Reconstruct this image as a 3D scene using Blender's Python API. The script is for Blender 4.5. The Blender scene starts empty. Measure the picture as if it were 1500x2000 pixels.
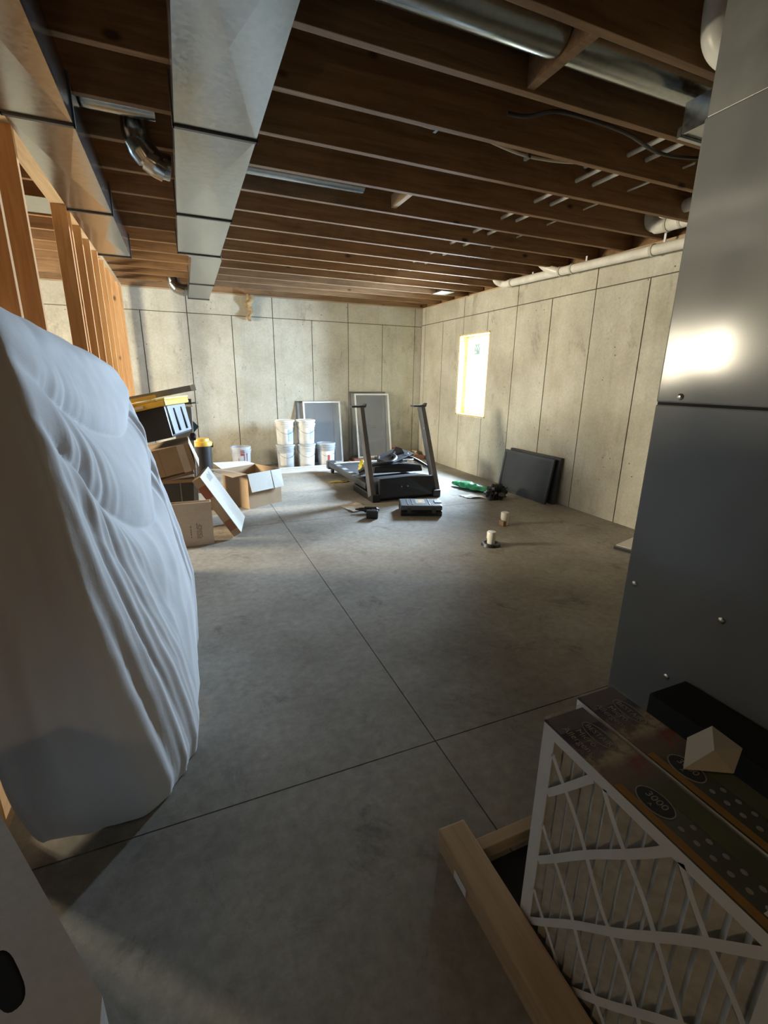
import bpy, bmesh, math, random
from mathutils import Vector, Matrix, Euler, noise

rnd = random.Random(7)
S = bpy.context.scene
COL = S.collection

# ------------------------------------------------------------------ camera, world, lights, exposure
cam_d = bpy.data.cameras.new('camera'); cam = bpy.data.objects.new('camera', cam_d); COL.objects.link(cam)
cam_d.sensor_fit = 'VERTICAL'; cam_d.sensor_height = 36.0; cam_d.lens = 900.4 / 2000 * 36.0
cam_d.clip_start = 0.02; cam_d.clip_end = 60
_p, _y, _r = (math.radians(a) for a in (-16.055, 22.988, 0.784))
_f = Vector((math.sin(_y) * math.cos(_p), math.cos(_y) * math.cos(_p), math.sin(_p)))
_rt = Vector((math.cos(_y), -math.sin(_y), 0)); _u = _rt.cross(_f)
_rt, _u = _rt * math.cos(_r) + _u * math.sin(_r), -_rt * math.sin(_r) + _u * math.cos(_r)
_m = Matrix((_rt, _u, -_f)).transposed().to_4x4(); _m.translation = (0, 0, 1.38)
cam.matrix_world = _m
S.camera = cam

S.view_settings.view_transform = 'Standard'; S.view_settings.look = 'None'
S.view_settings.gamma = 1.0; S.view_settings.use_curve_mapping = False
S.view_settings.exposure = 0.0

w = bpy.data.worlds.new('sky'); S.world = w; w.use_nodes = True
w.node_tree.nodes['Background'].inputs[0].default_value = (0.78, 0.88, 1.0, 1)
w.node_tree.nodes['Background'].inputs[1].default_value = 3.0

def area(name, loc, aim, sx, sy, power, col, spread=math.pi):
    d = bpy.data.lights.new(name, 'AREA'); d.shape = 'RECTANGLE'; d.size = sx; d.size_y = sy
    d.energy = power; d.color = col; d.spread = spread
    o = bpy.data.objects.new(name, d); COL.objects.link(o); o.location = loc
    o.rotation_euler = (Vector(aim) - Vector(loc)).to_track_quat('-Z', 'Y').to_euler()
    return o
# daylight in the window well outside the right window and outside the window of the far left wall
area('daylight_right', (4.60, 6.24, 1.65), (0.0, 6.0, 1.10), 0.80, 1.7, 1950, (0.62, 0.80, 1.0))
area('daylight_left', (-4.72, 5.2, 1.75), (0.0, 4.6, 1.45), 1.15, 1.05, 1030, (1.0, 0.85, 0.62))

# ------------------------------------------------------------------ helpers
def tag(o, label=None, cat=None, group=None, kind=None):
    if label: o['label'] = label
    if cat: o['category'] = cat
    if group: o['group'] = group
    if kind: o['kind'] = kind
    return o

def empty(name, loc=(0, 0, 0), rz=0, rot=None):
    o = bpy.data.objects.new(name, None); COL.objects.link(o); o.location = loc
    o.rotation_euler = rot if rot else (0, 0, rz); o.empty_display_size = 0.05
    return o

class MB:
    """collects verts / faces and links them as ONE mesh object"""
    def __init__(s): s.v = []; s.f = []
    def add(s, v, f):
        n = len(s.v); s.v += [tuple(p) for p in v]; s.f += [tuple(i + n for i in q) for q in f]; return s
    def box(s, x0, x1, y0, y1, z0, z1, M=None):
        v = [Vector((x, y, z)) for z in (z0, z1) for y in (y0, y1) for x in (x0, x1)]
        if M: v = [M @ p for p in v]
        return s.add(v, [(0, 2, 3, 1), (4, 5, 7, 6), (0, 1, 5, 4), (2, 6, 7, 3), (0, 4, 6, 2), (1, 3, 7, 5)])
    def frust(s, x0, x1, y0, y1, z0, z1, t):
        """box whose foot is inset by t"""
        v = [(x0 + t, y0 + t, z0), (x1 - t, y0 + t, z0), (x0 + t, y1 - t, z0), (x1 - t, y1 - t, z0),
             (x0, y0, z1), (x1, y0, z1), (x0, y1, z1), (x1, y1, z1)]
        return s.add(v, [(0, 2, 3, 1), (4, 5, 7, 6), (0, 1, 5, 4), (2, 6, 7, 3), (0, 4, 6, 2), (1, 3, 7, 5)])
    def prism(s, pts, z0, z1, M=None):
        n = len(pts); v = [Vector((x, y, z0)) for x, y in pts] + [Vector((x, y, z1)) for x, y in pts]
        if M: v = [M @ p for p in v]
        return s.add(v, [tuple(range(n - 1, -1, -1)), tuple(range(n, 2 * n))] + [(i, (i + 1) % n, n + (i + 1) % n, n + i) for i in range(n)])
    def lathe(s, prof, n=24, M=None, cap0=True, cap1=True):
        v = []; f = []
        for r, z in prof:
            for k in range(n):
                a = 2 * math.pi * k / n; v.append(Vector((r * math.cos(a), r * math.sin(a), z)))
        for j in range(len(prof) - 1):
            for k in range(n):
                f.append((j * n + k, j * n + (k + 1) % n, (j + 1) * n + (k + 1) % n, (j + 1) * n + k))
        if cap0: f.append(tuple(range(n - 1, -1, -1)))
        if cap1: f.append(tuple(range((len(prof) - 1) * n, len(prof) * n)))
        if M: v = [M @ p for p in v]
        return s.add(v, f)
    def tube(s, pts, r, n=12, caps=True):
        pts = [Vector(p) for p in pts]; rr = r if isinstance(r, (list, tuple)) else [r] * len(pts)
        v = []; f = []; ref = None
        for i, p in enumerate(pts):
            t = (pts[min(i + 1, len(pts) - 1)] - pts[max(i - 1, 0)]).normalized()
            if ref is None: ref = t.orthogonal().normalized()
            ref = (ref - t * ref.dot(t)).normalized(); b = t.cross(ref)
            for k in range(n):
                a = 2 * math.pi * k / n; v.append(p + (ref * math.cos(a) + b * math.sin(a)) * rr[i])
        for j in range(len(pts) - 1):
            for k in range(n):
                f.append((j * n + k, j * n + (k + 1) % n, (j + 1) * n + (k + 1) % n, (j + 1) * n + k))
        if caps: f.append(tuple(range(n - 1, -1, -1))); f.append(tuple(range((len(pts) - 1) * n, len(pts) * n)))
        return s.add(v, f)
    def build(s, name, mat, parent=None, bevel=0, smooth=False, loc=None, rot=None):
        me = bpy.data.meshes.new(name); me.from_pydata(s.v, [], s.f); me.update()
        bm = bmesh.new(); bm.from_mesh(me)
        bmesh.ops.recalc_face_normals(bm, faces=bm.faces)
        if bevel:
            es = [e for e in bm.edges if len(e.link_faces) == 2 and e.calc_face_angle(0) > 0.6]
            bmesh.ops.bevel(bm, geom=es, offset=bevel, segments=2, affect='EDGES', profile=0.6, clamp_overlap=True)
        bm.to_mesh(me); bm.free()
        if smooth:
            me.polygons.foreach_set('use_smooth', [True] * len(me.polygons))
            me.set_sharp_from_angle(angle=math.radians(smooth if smooth > 1 else 40))
        me.materials.append(mat)
        o = bpy.data.objects.new(name, me); COL.objects.link(o); o.parent = parent
        if loc: o.location = loc
        if rot: o.rotation_euler = rot
        return o

def copy_of(o, parent=None, loc=None):
    c = o.copy(); COL.objects.link(c); c.parent = parent
    if loc is not None: c.location = loc
    return c
def copy_tree(o, parent=None, loc=None):
    kids = list(o.children); c = copy_of(o, parent, loc)
    for k in kids: copy_tree(k, c)
    return c

def arc(c, r, a0, a1, ax, ay, n=8):
    c = Vector(c); ax = Vector(ax); ay = Vector(ay)
    return [c + ax * (r * math.cos(a0 + (a1 - a0) * i / n)) + ay * (r * math.sin(a0 + (a1 - a0) * i / n)) for i in range(n + 1)]

def text(name, body, size, mat, parent, M, ext=0.0004, sx=1.0):
    cu = bpy.data.curves.new(name, 'FONT'); cu.body = body; cu.size = size; cu.extrude = ext
    cu.align_x = 'CENTER'; cu.align_y = 'CENTER'
    t = bpy.data.objects.new(name, cu); me = bpy.data.meshes.new_from_object(t); bpy.data.objects.remove(t)
    me.materials.clear(); me.materials.append(mat)
    me.transform(M @ Matrix.Diagonal((sx, 1, 1, 1)))
    o = bpy.data.objects.new(name, me); COL.objects.link(o); o.parent = parent
    return o

# ------------------------------------------------------------------ materials
class NT:
    def __init__(s, name):
        s.m = bpy.data.materials.new(name); s.m.use_nodes = True; s.t = s.m.node_tree
        s.b = s.t.nodes['Principled BSDF']; s._pos = None
    def n(s, typ, **k):
        q = s.t.nodes.new(typ)
        for a, b in k.items():
            if a.startswith('i_'): q.inputs[a[2:].replace('_', ' ')].default_value = b
            else: setattr(q, a, b)
        return q
    def l(s, a, b): s.t.links.new(a, b)
    def pos(s, scale=(1, 1, 1), obj=False):
        src = s.n('ShaderNodeTexCoord').outputs['Object'] if obj else s.n('ShaderNodeNewGeometry').outputs['Position']
        q = s.n('ShaderNodeMapping'); q.inputs['Scale'].default_value = scale
        s.l(src, q.inputs['Vector']); return q.outputs[0]
    def noise(s, vec, scale, detail=4, rough=.55, dist=0):
        q = s.n('ShaderNodeTexNoise'); q.inputs['Scale'].default_value = scale; q.inputs['Detail'].default_value = detail
        q.inputs['Roughness'].default_value = rough; q.inputs['Distortion'].default_value = dist
        s.l(vec, q.inputs['Vector']); return q.outputs['Fac']
    def ramp(s, fac, stops):
        q = s.n('ShaderNodeValToRGB'); e = q.color_ramp.elements
        while len(e) < len(stops): e.new(0.5)
        for i, (p, c) in enumerate(stops):
            e[i].position = p; e[i].color = (c, c, c, 1) if isinstance(c, (int, float)) else (*c, 1)
        s.l(fac, q.inputs[0]); return q.outputs[0]
    def mix(s, fac, a, b, mode='MIX'):
        q = s.n('ShaderNodeMix', data_type='RGBA', blend_type=mode)
        for sock, val in ((q.inputs[0], fac), (q.inputs[6], a), (q.inputs[7], b)):
            if isinstance(val, (int, float)): sock.default_value = val
            elif isinstance(val, tuple): sock.default_value = (*val, 1)
            else: s.l(val, sock)
        return q.outputs[2]
    def bump(s, h, st=.3, dist=.01):
        q = s.n('ShaderNodeBump'); q.inputs['Strength'].default_value = st; q.inputs['Distance'].default_value = dist
        s.l(h, q.inputs['Height']); s.l(q.outputs[0], s.b.inputs['Normal'])
    def set(s, col=None, rough=None, metal=None, **k):
        for nm, val in (('Base Color', col), ('Roughness', rough), ('Metallic', metal)):
            if val is None: continue
            if isinstance(val, (int, float)): s.b.inputs[nm].default_value = val
            elif isinstance(val, tuple): s.b.inputs[nm].default_value = (*val, 1)
            else: s.l(val, s.b.inputs[nm])
        for a, b in k.items(): s.b.inputs[a.replace('_', ' ')].default_value = b
        return s.m

def plain(name, col, rough=.6, metal=0, var=.12, scale=9, **k):
    t = NT(name); p = t.pos(obj=True)
    c = t.mix(t.ramp(t.noise(p, scale), [(.35, 0.0), (.7, 1.0)]), tuple(x * (1 - var) for x in col), tuple(min(1, x * (1 + var * .6)) for x in col))
    return t.set(c, rough, metal, **k)

def mat_wall(name, tint=(1, 1, 1)):
    t = NT(name); p = t.pos()
    a = t.ramp(t.noise(p, 1.6, 6, .62), [(.30, (.43 * tint[0], .40 * tint[1], .315 * tint[2])), (.50, (.56 * tint[0], .53 * tint[1], .43 * tint[2])), (.70, (.66 * tint[0], .64 * tint[1], .55 * tint[2]))])
    fine = t.ramp(t.noise(p, 38, 5, .7), [(.3, .86), (.65, 1.03)])
    c = t.mix(1.0, a, fine, 'MULTIPLY')
    stain = t.ramp(t.noise(t.pos((1.9, 1.9, 1.0)), 2.3, 7, .72, .4), [(.585, 0.0), (.74, .85)])
    c = t.mix(stain, c, (.26, .24, .185))
    streak = t.ramp(t.noise(t.pos((9, 9, .6)), 1.3, 4, .6), [(.55, 1.0), (.75, .88)])
    c = t.mix(1.0, c, streak, 'MULTIPLY')
    vo = t.n('ShaderNodeTexVoronoi'); vo.inputs['Scale'].default_value = 11; vo.inputs['Randomness'].default_value = 1
    t.l(p, vo.inputs['Vector'])
    hole = t.ramp(vo.outputs['Distance'], [(.05, 1.0), (.10, 0.0)])
    gate = t.ramp(t.noise(p, 2.1, 3), [(.50, 0.0), (.58, 1.0)])
    h2 = t.mix(1.0, hole, gate, 'MULTIPLY')
    c = t.mix(h2, c, (.12, .11, .085))
    t.bump(t.noise(p, 18, 4, .55), .22, .005)
    return t.set(c, .92)

def mat_floor():
    t = NT('floor_concrete'); p = t.pos()
    a = t.ramp(t.noise(p, .9, 7, .62), [(.3, (.22, .192, .158)), (.5, (.345, .312, .265)), (.7, (.44, .405, .35))])
    fine = t.ramp(t.noise(p, 22, 6, .72), [(.3, .74), (.68, 1.08)])
    c = t.mix(1.0, a, fine, 'MULTIPLY')
    st = t.ramp(t.noise(p, 3.2, 6, .75, .6), [(.57, 0.0), (.70, .8)])
    c = t.mix(st, c, (.15, .132, .11))
    wh = t.ramp(t.noise(t.pos((1, 3.5, 1)), 4.5, 6, .75), [(.68, 0.0), (.76, .55)])
    c = t.mix(wh, c, (.52, .50, .46))
    t.bump(t.noise(p, 45, 5, .7), .16, .004)
    return t.set(c, t.ramp(t.noise(p, 2.5, 4), [(.3, .74), (.7, .9)]), Specular_IOR_Level=.3)

def mat_wood(name, lo, hi, axis, rough=.75, knots=True, dirt=0.0):
    t = NT(name)
    st = [14, 14, 14]; st[axis] = .9
    g = t.noise(t.pos(tuple(st)), 2.2, 5, .6, .8)
    c = t.ramp(g, [(.3, lo), (.68, hi)])
    if knots:
        k = [3.2, 3.2, 3.2]; k[axis] = 1.7
        vo = t.n('ShaderNodeTexVoronoi'); vo.inputs['Scale'].default_value = 1.4; t.l(t.pos(tuple(k)), vo.inputs['Vector'])
        kk = t.ramp(vo.outputs['Distance'], [(.05, 1.0), (.10, 0.0)])
        c = t.mix(kk, c, tuple(x * .28 for x in lo))
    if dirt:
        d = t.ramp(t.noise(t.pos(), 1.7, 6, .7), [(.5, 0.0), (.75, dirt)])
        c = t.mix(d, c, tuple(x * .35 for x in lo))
    t.bump(g, .15, .004)
    return t.set(c, rough)

def mat_galv():
    t = NT('galvanized_steel'); p = t.pos()
    vo = t.n('ShaderNodeTexVoronoi'); vo.inputs['Scale'].default_value = 55; t.l(p, vo.inputs['Vector'])
    sp = t.n('ShaderNodeSeparateColor'); t.l(vo.outputs['Color'], sp.inputs[0])
    c = t.ramp(sp.outputs[0], [(0.0, (.35, .38, .39)), (1.0, (.41, .435, .44))])
    sm = t.ramp(t.noise(p, 3.0, 6, .7), [(.66, 0.0), (.78, .5)])
    c = t.mix(sm, c, (.36, .37, .36))
    t.bump(t.noise(p, 2.2, 1, .4), .10, .03)
    return t.set(c, t.ramp(sp.outputs[0], [(0.0, .19), (1.0, .23)]), 1.0)

def mat_card(name, col, print_=0):
    t = NT(name)
    fl = t.noise(t.pos((1, 1, 1), True), 60, 4, .6)
    c = t.mix(fl, tuple(x * .82 for x in col), tuple(x * 1.08 for x in col))
    b = t.ramp(t.noise(t.pos((1, 1, 1), True), 3, 4), [(.5, 1.0), (.8, .8)])
    return t.set(t.mix(1.0, c, b, 'MULTIPLY'), .85)

def mat_see(name, col, alpha, rough=.5):
    m = plain(name, col, rough); b = m.node_tree.nodes['Principled BSDF']; b.inputs['Alpha'].default_value = alpha
    return m

def mat_glass(name, col=(1, 1, 1)):
    t = NT(name); out = t.t.nodes['Material Output']
    tr = t.n('ShaderNodeBsdfTransparent'); tr.inputs[0].default_value = (*col, 1)
    gl = t.n('ShaderNodeBsdfGlossy'); gl.inputs['Roughness'].default_value = .03
    mx = t.n('ShaderNodeMixShader'); mx.inputs[0].default_value = .05; t.l(tr.outputs[0], mx.inputs[1]); t.l(gl.outputs[0], mx.inputs[2])
    t.l(mx.outputs[0], out.inputs['Surface']); return t.m

M_WALL = mat_wall('wall_concrete'); M_JOINT = plain('concrete_joint', (.15, .135, .105), .95)
M_FLOOR = mat_floor(); M_FJOINT = plain('floor_joint', (.06, .05, .045), .95)
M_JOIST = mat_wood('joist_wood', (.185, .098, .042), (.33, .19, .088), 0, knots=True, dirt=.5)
M_STUD = mat_wood('stud_pine', (.47, .23, .085), (.64, .37, .16), 2)
M_LUM_Y = mat_wood('lumber_along_y', (.44, .30, .165), (.60, .44, .27), 1)
M_LUM_X = mat_wood('lumber_along_x', (.40, .28, .16), (.55, .41, .26), 0)
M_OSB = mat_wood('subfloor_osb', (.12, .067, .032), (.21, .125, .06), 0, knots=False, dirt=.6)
M_GALV = mat_galv(); M_SEAM = plain('seam_metal', (.12, .12, .115), .5, .8)
M_PVC = plain('pvc_white', (.82, .79, .70), .35); M_PVCD = plain('pvc_collar', (.60, .57, .48), .4)
M_WHITE = plain('white_vinyl', (.88, .89, .89), .4); M_FOAM = plain('spray_foam', (.78, .72, .55), .9, var=.25, scale=30)
M_BUCK = mat_wood('window_buck_pine', (.68, .52, .20), (.78, .63, .31), 2)
M_GLASS = mat_glass('window_glass', (.97, .99, 1.0))
M_BLACK = plain('black_plastic', (.018, .018, .02), .42); M_BLACKM = plain('black_matte', (.012, .012, .012), .8)
M_DGREY = plain('dark_grey_plastic', (.055, .058, .062), .45); M_GREY = plain('grey_plastic', (.27, .29, .31), .45)
M_CARD = mat_card('cardboard_brown', (.42, .29, .175)); M_CARDT = mat_card('cardboard_tan', (.64, .53, .42))
M_CARDW = mat_card('cardboard_white', (.70, .68, .63)); M_CARDD = mat_card('cardboard_inside', (.30, .19, .11))
M_YEL = plain('yellow_plastic', (.72, .43, .055), .42); M_YELP = plain('pale_yellow_plastic', (.80, .66, .22), .45)

# ------------------------------------------------------------------ the room
XL, XR, YF, YB = -4.2, 3.94, -1.15, 7.7      # left, right, front (behind the camera), back
WT, JB, SF = 2.55, 2.57, 2.806              # wall top, joist bottom, subfloor underside

fl = MB().box(XL - .2, XR + .2, YF - .2, YB + .2, -.10, -.012).build('floor', M_FJOINT); tag(fl, kind='structure')
xs = [XL, .79, XR]; ys = [YF, 1.307, 4.41, YB]
for i in range(2):
    for j in range(3):
        MB().box(xs[i] + (.0025 if i else 0), xs[i + 1] - (0 if i else .0025), ys[j] + (.0025 if j else 0), ys[j + 1] - (.0025 if j < 2 else 0), -.012, 0).build('slab', M_FLOOR, fl)

def cut(r, hole):
    """rectangle (a0,a1,z0,z1) minus hole -> list of rectangles"""
    if not hole: return [r]
    a0, a1, z0, z1 = r; h0, h1, k0, k1 = hole
    if a1 <= h0 or a0 >= h1 or z1 <= k0 or z0 >= k1: return [r]
    out = []
    if z0 < k0: out.append((a0, a1, z0, k0))
    if z1 > k1: out.append((a0, a1, k1, z1))
    m0, m1 = max(z0, k0), min(z1, k1)
    if a0 < h0: out.append((a0, h0, m0, m1))
    if a1 > h1: out.append((h1, a1, m0, m1))
    return out

def concrete_wall(name, axis, face, sgn, lo, hi, cols, zj, hole=None, depth=.25, every=2, off=0, mat=None):
    """axis: the axis the wall runs along; face: where its inner face stands; sgn: to which side the concrete lies"""
    def bx(mb, r, d0, d1):
        a0, a1, z0, z1 = r; u0, u1 = sorted((face + sgn * d0, face + sgn * d1))
        if axis == 0: mb.box(a0, a1, u0, u1, z0, z1)
        else: mb.box(u0, u1, a0, a1, z0, z1)
    mb = MB()
    for r in cut((lo, hi, -.1, WT), hole): bx(mb, r, .014, depth)
    root = mb.build(name, M_JOINT); tag(root, kind='structure')
    e = sorted([lo] + [c for c in cols if lo + .05 < c < hi - .05] + [hi]); g = .0055
    cells = [(e[i], e[i + 1], 0, zj) for i in range(len(e) - 1)]
    top = [e[0]] + [c for i, c in enumerate(e[1:-1]) if (i + off) % every == 0] + [e[-1]]
    cells += [(top[i], top[i + 1], zj, WT) for i in range(len(top) - 1)]
    for a0, a1, z0, z1 in cells:
        mb = MB(); j = rnd.uniform(0, .003)
        for r in cut((a0 + g, a1 - g, z0 + (g if z0 else 0), z1 - (g if z1 == zj else 0)), hole): bx(mb, r, j, .0145)
        mb.build('panel', mat or M_WALL, root)
    return root
concrete_wall('wall_back', 0, YB, 1, XL, XR, [.148 + .609 * k for k in range(-7, 7)], 2.262, off=1)
WIN = (5.65, 6.44, .86, 2.04)
concrete_wall('wall_right', 1, XR, 1, YF, YB + .25, [3.877 + .617 * k for k in range(-10, 7)], 2.285, hole=WIN, off=0)
WINL = (4.65, 5.75, 1.25, 2.2)
concrete_wall('wall_left', 1, XL, -1, YF, YB + .25, [3.8 + .61 * k for k in range(-10, 7)], 2.27, hole=WINL)
concrete_wall('wall_front', 0, YF, -1, XL, XR, [.148 + 1.22 * k for k in range(-4, 4)], 2.40, mat=M_OSB)   # unseen wall behind the camera, set close and dark to cut bounce light

# subfloor with joists, rim boards and blocking
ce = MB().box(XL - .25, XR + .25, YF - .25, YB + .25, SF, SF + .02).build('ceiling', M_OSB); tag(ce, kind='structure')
J0, JS = 1.974, .4035
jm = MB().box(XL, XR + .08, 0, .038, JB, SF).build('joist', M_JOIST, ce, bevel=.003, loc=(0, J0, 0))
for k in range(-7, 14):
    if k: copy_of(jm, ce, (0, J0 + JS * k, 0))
MB().box(XL, XR + .1, YB + .02, YB + .06, JB, SF).build('rim_board', M_JOIST, ce)
MB().box(XR + .10, XR + .14, YF, YB + .2, JB, SF).build('rim_board', M_JOIST, ce)
MB().box(XL - .14, XL - .10, YF, YB + .2, JB, SF).build('rim_board', M_JOIST, ce)
MB().box(XL, XR + .1, YF - .06, YF - .02, JB, SF).build('rim_board', M_JOIST, ce)
MB().box(XR + .01, XR + .15, YF, YB + .2, WT, JB).build('sill_plate', M_LUM_Y, ce)
MB().box(XL - .15, XL - .01, YF, YB + .2, WT, JB).build('sill_plate', M_LUM_Y, ce)
MB().box(XL, XR, YB + .01, YB + .15, WT, JB).build('sill_plate', M_LUM_X, ce)
MB().box(XL, XR, YF - .15, YF - .01, WT, JB).build('sill_plate', M_LUM_X, ce)
MB().box(1.47, 1.51, J0 - JS + .04, J0, JB + .01, SF).build('blocking', M_JOIST, ce, bevel=.003)
MB().box(1.545, 1.583, J0 + 3 * JS + .04, J0 + 4 * JS, JB + .03, SF - .12).build('blocking', M_LUM_Y, ce, bevel=.003)

# stud partition with an opening in it
PX0, PX1 = -.735, -.642
ws = MB().box(PX0, PX1, 1.40, 7.60, JB - .04, JB - .002).build('wall_partition', M_LUM_Y); tag(ws, kind='structure')
MB().box(PX0, PX1, 1.40, 3.16, 0, .038).build('bottom_plate', M_LUM_Y, ws)
MB().box(PX0, PX1, 4.29, 7.60, 0, .038).build('bottom_plate', M_LUM_Y, ws)
sm_ = MB().box(PX0, PX1, 0, .038, .038, JB - .04).build('stud', M_STUD, ws, bevel=.002, loc=(0, 1.45, 0))
for yy in (1.87, 2.28, 2.70, 3.12, 4.29, 4.40, 4.80, 5.21, 5.62, 6.03, 6.44, 6.85, 7.22, 7.56):
    copy_of(sm_, ws, (0, yy, 0))

wr = MB().box(XL, PX0 - .002, 1.375, 1.395, 0, JB - .004).build('wall_light_block', M_OSB); tag(wr, kind='structure')  # unseen cross wall, added to keep left window light off the foreground
sm2 = MB().box(0, .038, 1.28, 1.374, 0, JB - .004).build('stud', M_STUD, wr, loc=(PX0 - .06, 0, 0))
for k in range(1, 8): copy_of(sm2, wr, (PX0 - .06 - .42 * k, 0, 0))

# window in the right wall
w1 = empty('window_1', (XR, 6.045, .86)); tag(w1, kind='structure')
a, h = .395, 1.18
def wbox(name, y0, y1, z0, z1, x0, x1, m, p=w1, bev=.002): return MB().box(x0, x1, y0, y1, z0, z1).build(name, m, p, bevel=bev)
wbox('jamb', a - .022, a, 0, h, .0, .25, M_BUCK); wbox('jamb', -a, -a + .022, 0, h, .0, .25, M_BUCK)
wbox('head_jamb', -a, a, h - .022, h, .0, .25, M_BUCK); wbox('sill', -a, a, 0, .022, .0, .25, M_BUCK)
b, t_ = a - .024, .052
fx0, fx1 = .135, .215
wbox('frame_stile', b - t_, b, .024, h - .024, fx0, fx1, M_WHITE); wbox('frame_stile', -b, -b + t_, .024, h - .024, fx0, fx1, M_WHITE)
wbox('frame_rail', -b + t_, b - t_, h - .024 - t_, h - .024, fx0, fx1, M_WHITE); wbox('frame_rail', -b + t_, b - t_, .024, .024 + t_ + .02, fx0, fx1, M_WHITE)
q = b - t_; z0, z1 = .024 + t_ + .02, h - .024 - t_
sash = MB(); s_ = .03
sash.box(.165, .20, -q, -q + s_, z0, z1); sash.box(.165, .20, q - s_, q, z0, z1); sash.box(.165, .20, -q + s_, q - s_, z0, z0 + s_); sash.box(.165, .20, -q + s_, q - s_, z1 - s_, z1)
sash.build('sash', M_WHITE, w1, bevel=.002)
wbox('pane', -q + s_, q - s_, z0 + s_, z1 - s_, .182, .186, M_GLASS, bev=0)
lk = MB().box(.125, .140, -.16, -.06, .05, .075).build('latch', M_WHITE, w1, bevel=.003)
foam = MB()
for k in range(38):
    z = .05 + k * .029; r = rnd.uniform(.006, .02)
    foam.lathe([(r * .2, -r), (r, -r * .5), (r * 1.1, .0), (r, r * .6), (r * .3, r)], 7, Matrix.Translation((.135 - r * .2, a - .026 - rnd.uniform(0, .012), z)) @ Matrix.Scale(1.5, 4, (0, 0, 1)))
for k in range(18):
    r = rnd.uniform(.006, .014)
    foam.lathe([(r * .2, -r), (r, -r * .5), (r * 1.1, .0), (r, r * .6), (r * .3, r)], 7, Matrix.Translation((.137, -a + .05 + k * .042, h - .028)))
foam.build('foam_bead', M_FOAM, w1, smooth=60)
edge = MB()
for k in range(46):
    z = k * .0262; r = rnd.uniform(.003, .009); edge.box(-.006, .004, a - .002, a + r, z, z + rnd.uniform(.008, .026))
for k in range(30):
    y = -a + k * .027; r = rnd.uniform(.003, .009); edge.box(-.006, .004, y, y + rnd.uniform(.01, .026), -r, .002)
edge.build('foam_edge', M_FOAM, w1)
M_DECAL = plain('decal_teal', (.22, .36, .40), .6)
dk = MB(); X = .1805
dk.box(X - .0006, X, .10, .235, .90, 1.045); dec = dk.build('sticker', M_DECAL, w1)
M_DW = plain('decal_white', (.9, .93, .95), .6)
MW = Matrix(((0, 0, -1, X - .0012), (-1, 0, 0, .168), (0, 1, 0, .985), (0, 0, 0, 1)))
text('sticker_letter', 'W', .115, M_DW, dec, MW)
MB().box(X - .0012, X - .0004, .185, .222, .915, .945).build('sticker_mark', M_DW, dec)
MW2 = MW.copy(); MW2[2][3] = .872; text('sticker_text', 'MRP NCU', .036, M_DECAL, dec, MW2)

# window of the left wall (beyond the partition)
w2 = empty('window_2', (XL, 5.2, 1.25)); tag(w2, kind='structure')
m2 = MB(); m2.box(-.2, -.12, -.55, -.49, 0, .95).box(-.2, -.12, .49, .55, 0, .95).box(-.2, -.12, -.49, .49, 0, .06).box(-.2, -.12, -.49, .49, .89, .95).box(-.19, -.13, -.02, .02, .06, .89)
m2.build('frame', M_WHITE, w2, bevel=.002)
MB().box(-.162, -.158, -.49, -.02, .06, .89).build('pane', M_GLASS, w2); MB().box(-.162, -.158, .02, .49, .06, .89).build('pane', M_GLASS, w2)
MB().box(-.25, 0, -.55, -.53, 0, .95).build('jamb', M_BUCK, w2); MB().box(-.25, 0, .53, .55, 0, .95).build('jamb', M_BUCK, w2)

# ------------------------------------------------------------------ ducts
DB = 2.38
def duct_piece(root, x0, x1, y0, y1, zb=DB, zt=JB - .003, x2=None, x3=None):
    """one duct section with a cross-broken underside; x2,x3: other width at y1"""
    x2 = x0 if x2 is None else x2; x3 = x1 if x3 is None else x3
    v = [(x0, y0, zb), (x1, y0, zb), (x2, y1, zb), (x3, y1, zb), (x0, y0, zt), (x1, y0, zt), (x2, y1, zt), (x3, y1, zt),
         ((x0 + x1 + x2 + x3) / 4, (y0 + y1) / 2, zb - .007),
         ((x0 + x2) / 2 - .005, (y0 + y1) / 2, (zb + zt) / 2), ((x1 + x3) / 2 + .005, (y0 + y1) / 2, (zb + zt) / 2)]
    f = [(0, 1, 8), (1, 3, 8), (3, 2, 8), (2, 0, 8), (4, 6, 7, 5), (0, 4, 5, 1), (2, 3, 7, 6),
         (0, 2, 9), (2, 6, 9), (6, 4, 9), (4, 0, 9), (1, 5, 10), (5, 7, 10), (7, 3, 10), (3, 1, 10)]
    return MB().add(v, f).build('duct_section', M_GALV, root)
def cleat(root, x0, x1, y, zb=DB):
    MB().box(x0 - .006, x1 + .006, y - .009, y + .009, zb - .008, zb - .0005).box(x0 - .008, x0 - .0005, y - .009, y + .009, zb - .008, JB - .004).box(x1 + .0005, x1 + .008, y - .009, y + .009, zb - .008, JB - .004).build('drive_cleat', M_SEAM, root)
md = empty('main_duct', (0, 0, 0)); tag(md, 'wide galvanized steel main duct under the joists with narrow far end', 'duct')
e = [-1.1, .06, 1.25, 2.44, 3.62, 4.66]
for i in range(5): duct_piece(md, .068, .398, e[i] + .001, e[i + 1] - .001)
for y in e[1:]: cleat(md, .068, .398, y)
duct_piece(md, .10, .398, 4.662, 4.80, x2=.172, x3=.425)
duct_piece(md, .172, .425, 4.802, 6.1, zb=2.385, x2=.175, x3=.43); duct_piece(md, .175, .43, 6.102, 7.2, zb=2.385)
cleat(md, .175, .43, 6.1, 2.385); cleat(md, .175, .43, 7.195, 2.385)
ld = empty('branch_duct', (0, 0, 0)); tag(ld, 'narrow galvanized steel duct along the top of the stud partition', 'duct')
e = [-1.0, .2, 1.4, 2.62, 3.82, 5.03]
for i in range(5): duct_piece(ld, -.560, -.318, e[i] + .001, e[i + 1] - .001)
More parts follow.
